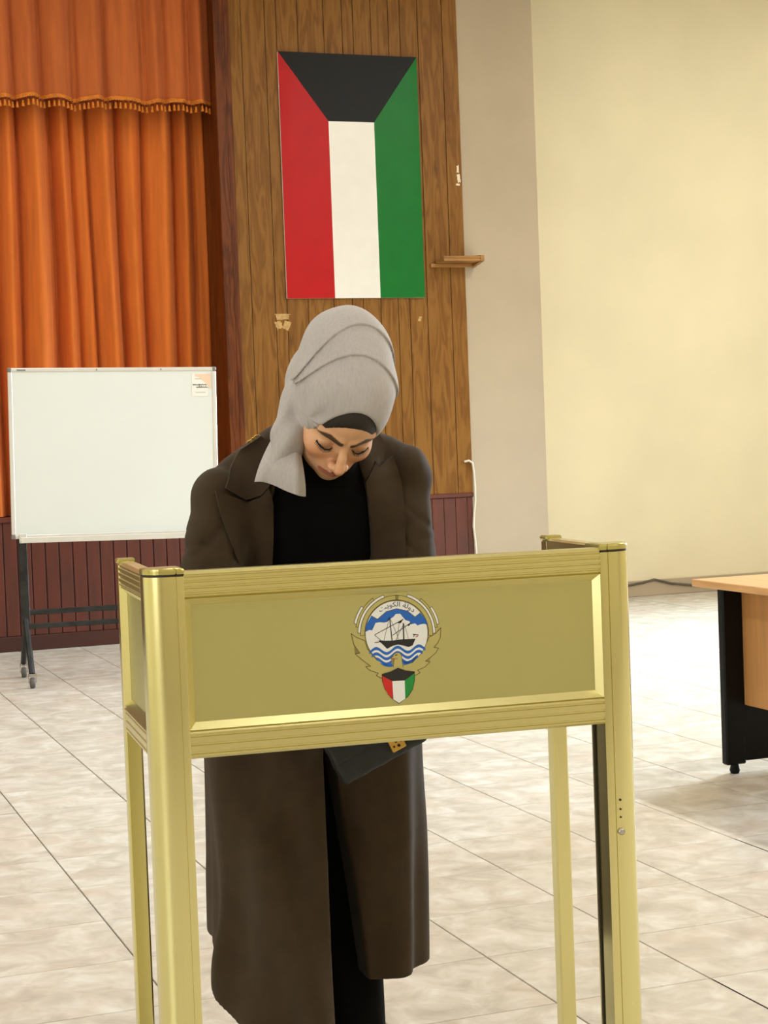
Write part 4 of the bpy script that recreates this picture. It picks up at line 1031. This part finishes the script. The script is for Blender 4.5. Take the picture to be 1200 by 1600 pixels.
# lapels and collar: cut cloth laid on the coat front
bvh = BVHTree.FromPolygons([Vector(v) for v in cv_.tolist()], [tuple(q) for q in cq_.tolist()])
def patch(name, outline, off=0.009, thick=0.007, m='coat', parent=None, roll=None):
    bm = bmesh.new(); bm.faces.new([bm.verts.new((p[0], 0, p[1])) for p in outline])
    lo = [min(p[i] for p in outline) for i in (0, 1)]; hi = [max(p[i] for p in outline) for i in (0, 1)]; st = 0.009
    for i, no in ((0, (1, 0, 0)), (1, (0, 0, 1))):
        t = lo[i] + st
        while t < hi[i]:
            bmesh.ops.bisect_plane(bm, geom=list(bm.verts) + list(bm.edges) + list(bm.faces), plane_co=(t, 0, 0) if i == 0 else (0, 0, t), plane_no=no); t += st
    ys = {}
    for v in bm.verts:
        best = None
        h_ = bvh.ray_cast(Vector((v.co.x, -0.8, v.co.z)), Vector((0, 1, 0)))
        ys[v] = h_[0].y if h_[0] is not None else None
    known = [y for y in ys.values() if y is not None]; med = sorted(known)[len(known) // 2]
    for v in bm.verts:
        y = ys[v]
        v.co.y = (y if y is not None and abs(y - med) < 0.075 else med)
    for _ in range(6): bmesh.ops.smooth_vert(bm, verts=list(bm.verts), factor=0.5, use_axis_x=False, use_axis_y=True, use_axis_z=False)
    for v in bm.verts: v.co.y -= off + (roll(v.co.x, v.co.z) if roll else 0)
    bmesh.ops.recalc_face_normals(bm, faces=list(bm.faces))
    if sum(f.normal.y for f in bm.faces) > 0: bmesh.ops.reverse_faces(bm, faces=list(bm.faces))
    ex = bmesh.ops.extrude_edge_only(bm, edges=[e for e in bm.edges if e.is_boundary])
    for v in [g_ for g_ in ex['geom'] if isinstance(g_, bmesh.types.BMVert)]: v.co.y += thick + off
    for f in bm.faces: f.smooth = True
    me = bpy.data.meshes.new(name); bm.to_mesh(me); bm.free(); me.materials.append(M[m]); me.set_sharp_from_angle(angle=math.radians(50))
    return link(name, me, parent or person)
LAP = {
 'lapelL': [(-0.092, 1.03), (-0.092, 1.09), (-0.090, 1.19), (-0.098, 1.222), (-0.112, 1.206), (-0.135, 1.198), (-0.196, 1.222), (-0.190, 1.185), (-0.175, 1.13), (-0.155, 1.075), (-0.135, 1.03)],
 'collarL': [(-0.098, 1.224), (-0.112, 1.209), (-0.138, 1.202), (-0.178, 1.226), (-0.160, 1.262), (-0.138, 1.295), (-0.10, 1.318), (-0.075, 1.30), (-0.080, 1.25)],
 'lapelR': [(0.100, 1.03), (0.099, 1.08), (0.092, 1.15), (0.085, 1.225), (0.110, 1.262), (0.118, 1.252), (0.152, 1.272), (0.160, 1.22), (0.158, 1.15), (0.150, 1.08), (0.142, 1.03)],
 'collarR': [(0.085, 1.228), (0.108, 1.264), (0.116, 1.255), (0.140, 1.285), (0.130, 1.315), (0.105, 1.325), (0.08, 1.30), (0.078, 1.26)],
}
patch('lapel', LAP['lapelL'], parent=coat); patch('collar', LAP['collarL'], off=0.013, parent=coat)
patch('lapel', LAP['lapelR'], parent=coat); patch('collar', LAP['collarR'], off=0.013, parent=coat)

# loose end of the headscarf lying on the chest
TAIL = [[(-0.098, -0.215, 1.318), (-0.090, -0.245, 1.325), (-0.080, -0.262, 1.315), (-0.070, -0.270, 1.285)],
        [(-0.122, -0.240, 1.290), (-0.115, -0.295, 1.289), (-0.099, -0.318, 1.280), (-0.076, -0.306, 1.258)],
        [(-0.139, -0.250, 1.262), (-0.123, -0.300, 1.258), (-0.104, -0.316, 1.243), (-0.072, -0.312, 1.236)],
        [(-0.146, -0.248, 1.236), (-0.120, -0.296, 1.240), (-0.104, -0.310, 1.208), (-0.073, -0.312, 1.207)]]
def bez(P, t):
    a = 1 - t; return P[0] * (a ** 3) + P[1] * (3 * a * a * t) + P[2] * (3 * a * t * t) + P[3] * (t ** 3)
def tail_pt(s, t):
    p = bez([bez([Vector(c) for c in row], s) for row in TAIL], t)
    p.x += 0.011 + 0.008 * s; p.y -= (0.007 * math.sin(s * 8.5 + t * 1.5) + 0.003 * math.sin(s * 17 + t)) * (0.3 + 0.7 * t)
    return p
def both(s, t, o):
    p = tail_pt(s, t); p.y += o; return p
mb = MB(); mb.grid(lambda s, t: both(s, t, 0), 28, 28, flip=True); mb.grid(lambda s, t: both(s, t, 0.003), 28, 28)
mb.build('scarf_end', 'hijab', hij, fix=True)

# shoulder bag hanging in front of the coat
BGM = PM @ Matrix.Translation((0.055, -0.285, 0.775)) @ Matrix.Rotation(math.radians(-24), 4, 'Y')
bg = empty('handbag', BGM)
tag(bg, 'dark teal leather shoulder bag with brass plate hanging below the booth rail', 'handbag')
def bag_sdf(p):
    q = np.abs(p) - V3((0.080, 0.016, 0.052)); o_ = np.sqrt((np.maximum(q, 0) ** 2).sum(-1)) + np.minimum(q.max(-1), 0) - 0.008
    return o_ - 0.0006 * np.sin(p[..., 0] * 160 + 3) * np.sin(p[..., 2] * 190)
v_, q_ = surf(bag_sdf, (-0.1, -0.04, -0.075), (0.1, 0.04, 0.075), 0.004)
link('bag_body', np_mesh('bag_body', [(v_, q_)], 'bag'), bg)
MB().box((-0.088, -0.030, -0.020), (0.088, -0.022, 0.058), ch=0.004).build('flap', 'bag', bg)
pl = MB().box((0.014, -0.034, -0.046), (0.042, -0.0225, -0.022), ch=0.0015).build('brass_plate', 'brass', bg)
for k, (x_, z_, w_) in enumerate(((0.020, -0.036, 0.004), (0.027, -0.029, 0.005), (0.029, -0.038, 0.006), (0.036, -0.032, 0.004))):
    MB().lathe([(w_ / 2, 0), (w_ / 2, -0.001), (w_ * 0.25, -0.0016)], (x_, -0.034, z_), 'y', 7).build('stud', 'ink', pl)
MB().tube([(-0.085, 0, 0.05), (-0.09, 0.01, 0.10), (-0.09, 0.05, 0.17), (-0.09, 0.075, 0.24)], 0.006, 6).build('strap', 'bag', bg)
MB().tube([(0.085, 0, 0.05), (0.06, 0.01, 0.10), (0.0, 0.05, 0.18), (-0.05, 0.075, 0.25)], 0.006, 6).build('strap', 'bag', bg)

ch = MB()
for k in range(3):
    c0 = Vector((-0.118 + 0.007 * k, -0.150, 1.306 + 0.0045 * k)); ring = []
    for j in range(11):
        a = 2 * math.pi * j / 10; ring.append(c0 + Vector((0.006 * math.cos(a), 0.003 * math.sin(a) * (1 if k % 2 else -1), 0.005 * math.sin(a))))
    ch.tube(ring, 0.0014, 5)
tag(ch.build('shoulder_chain', 'brass', coat), kind='stuff')
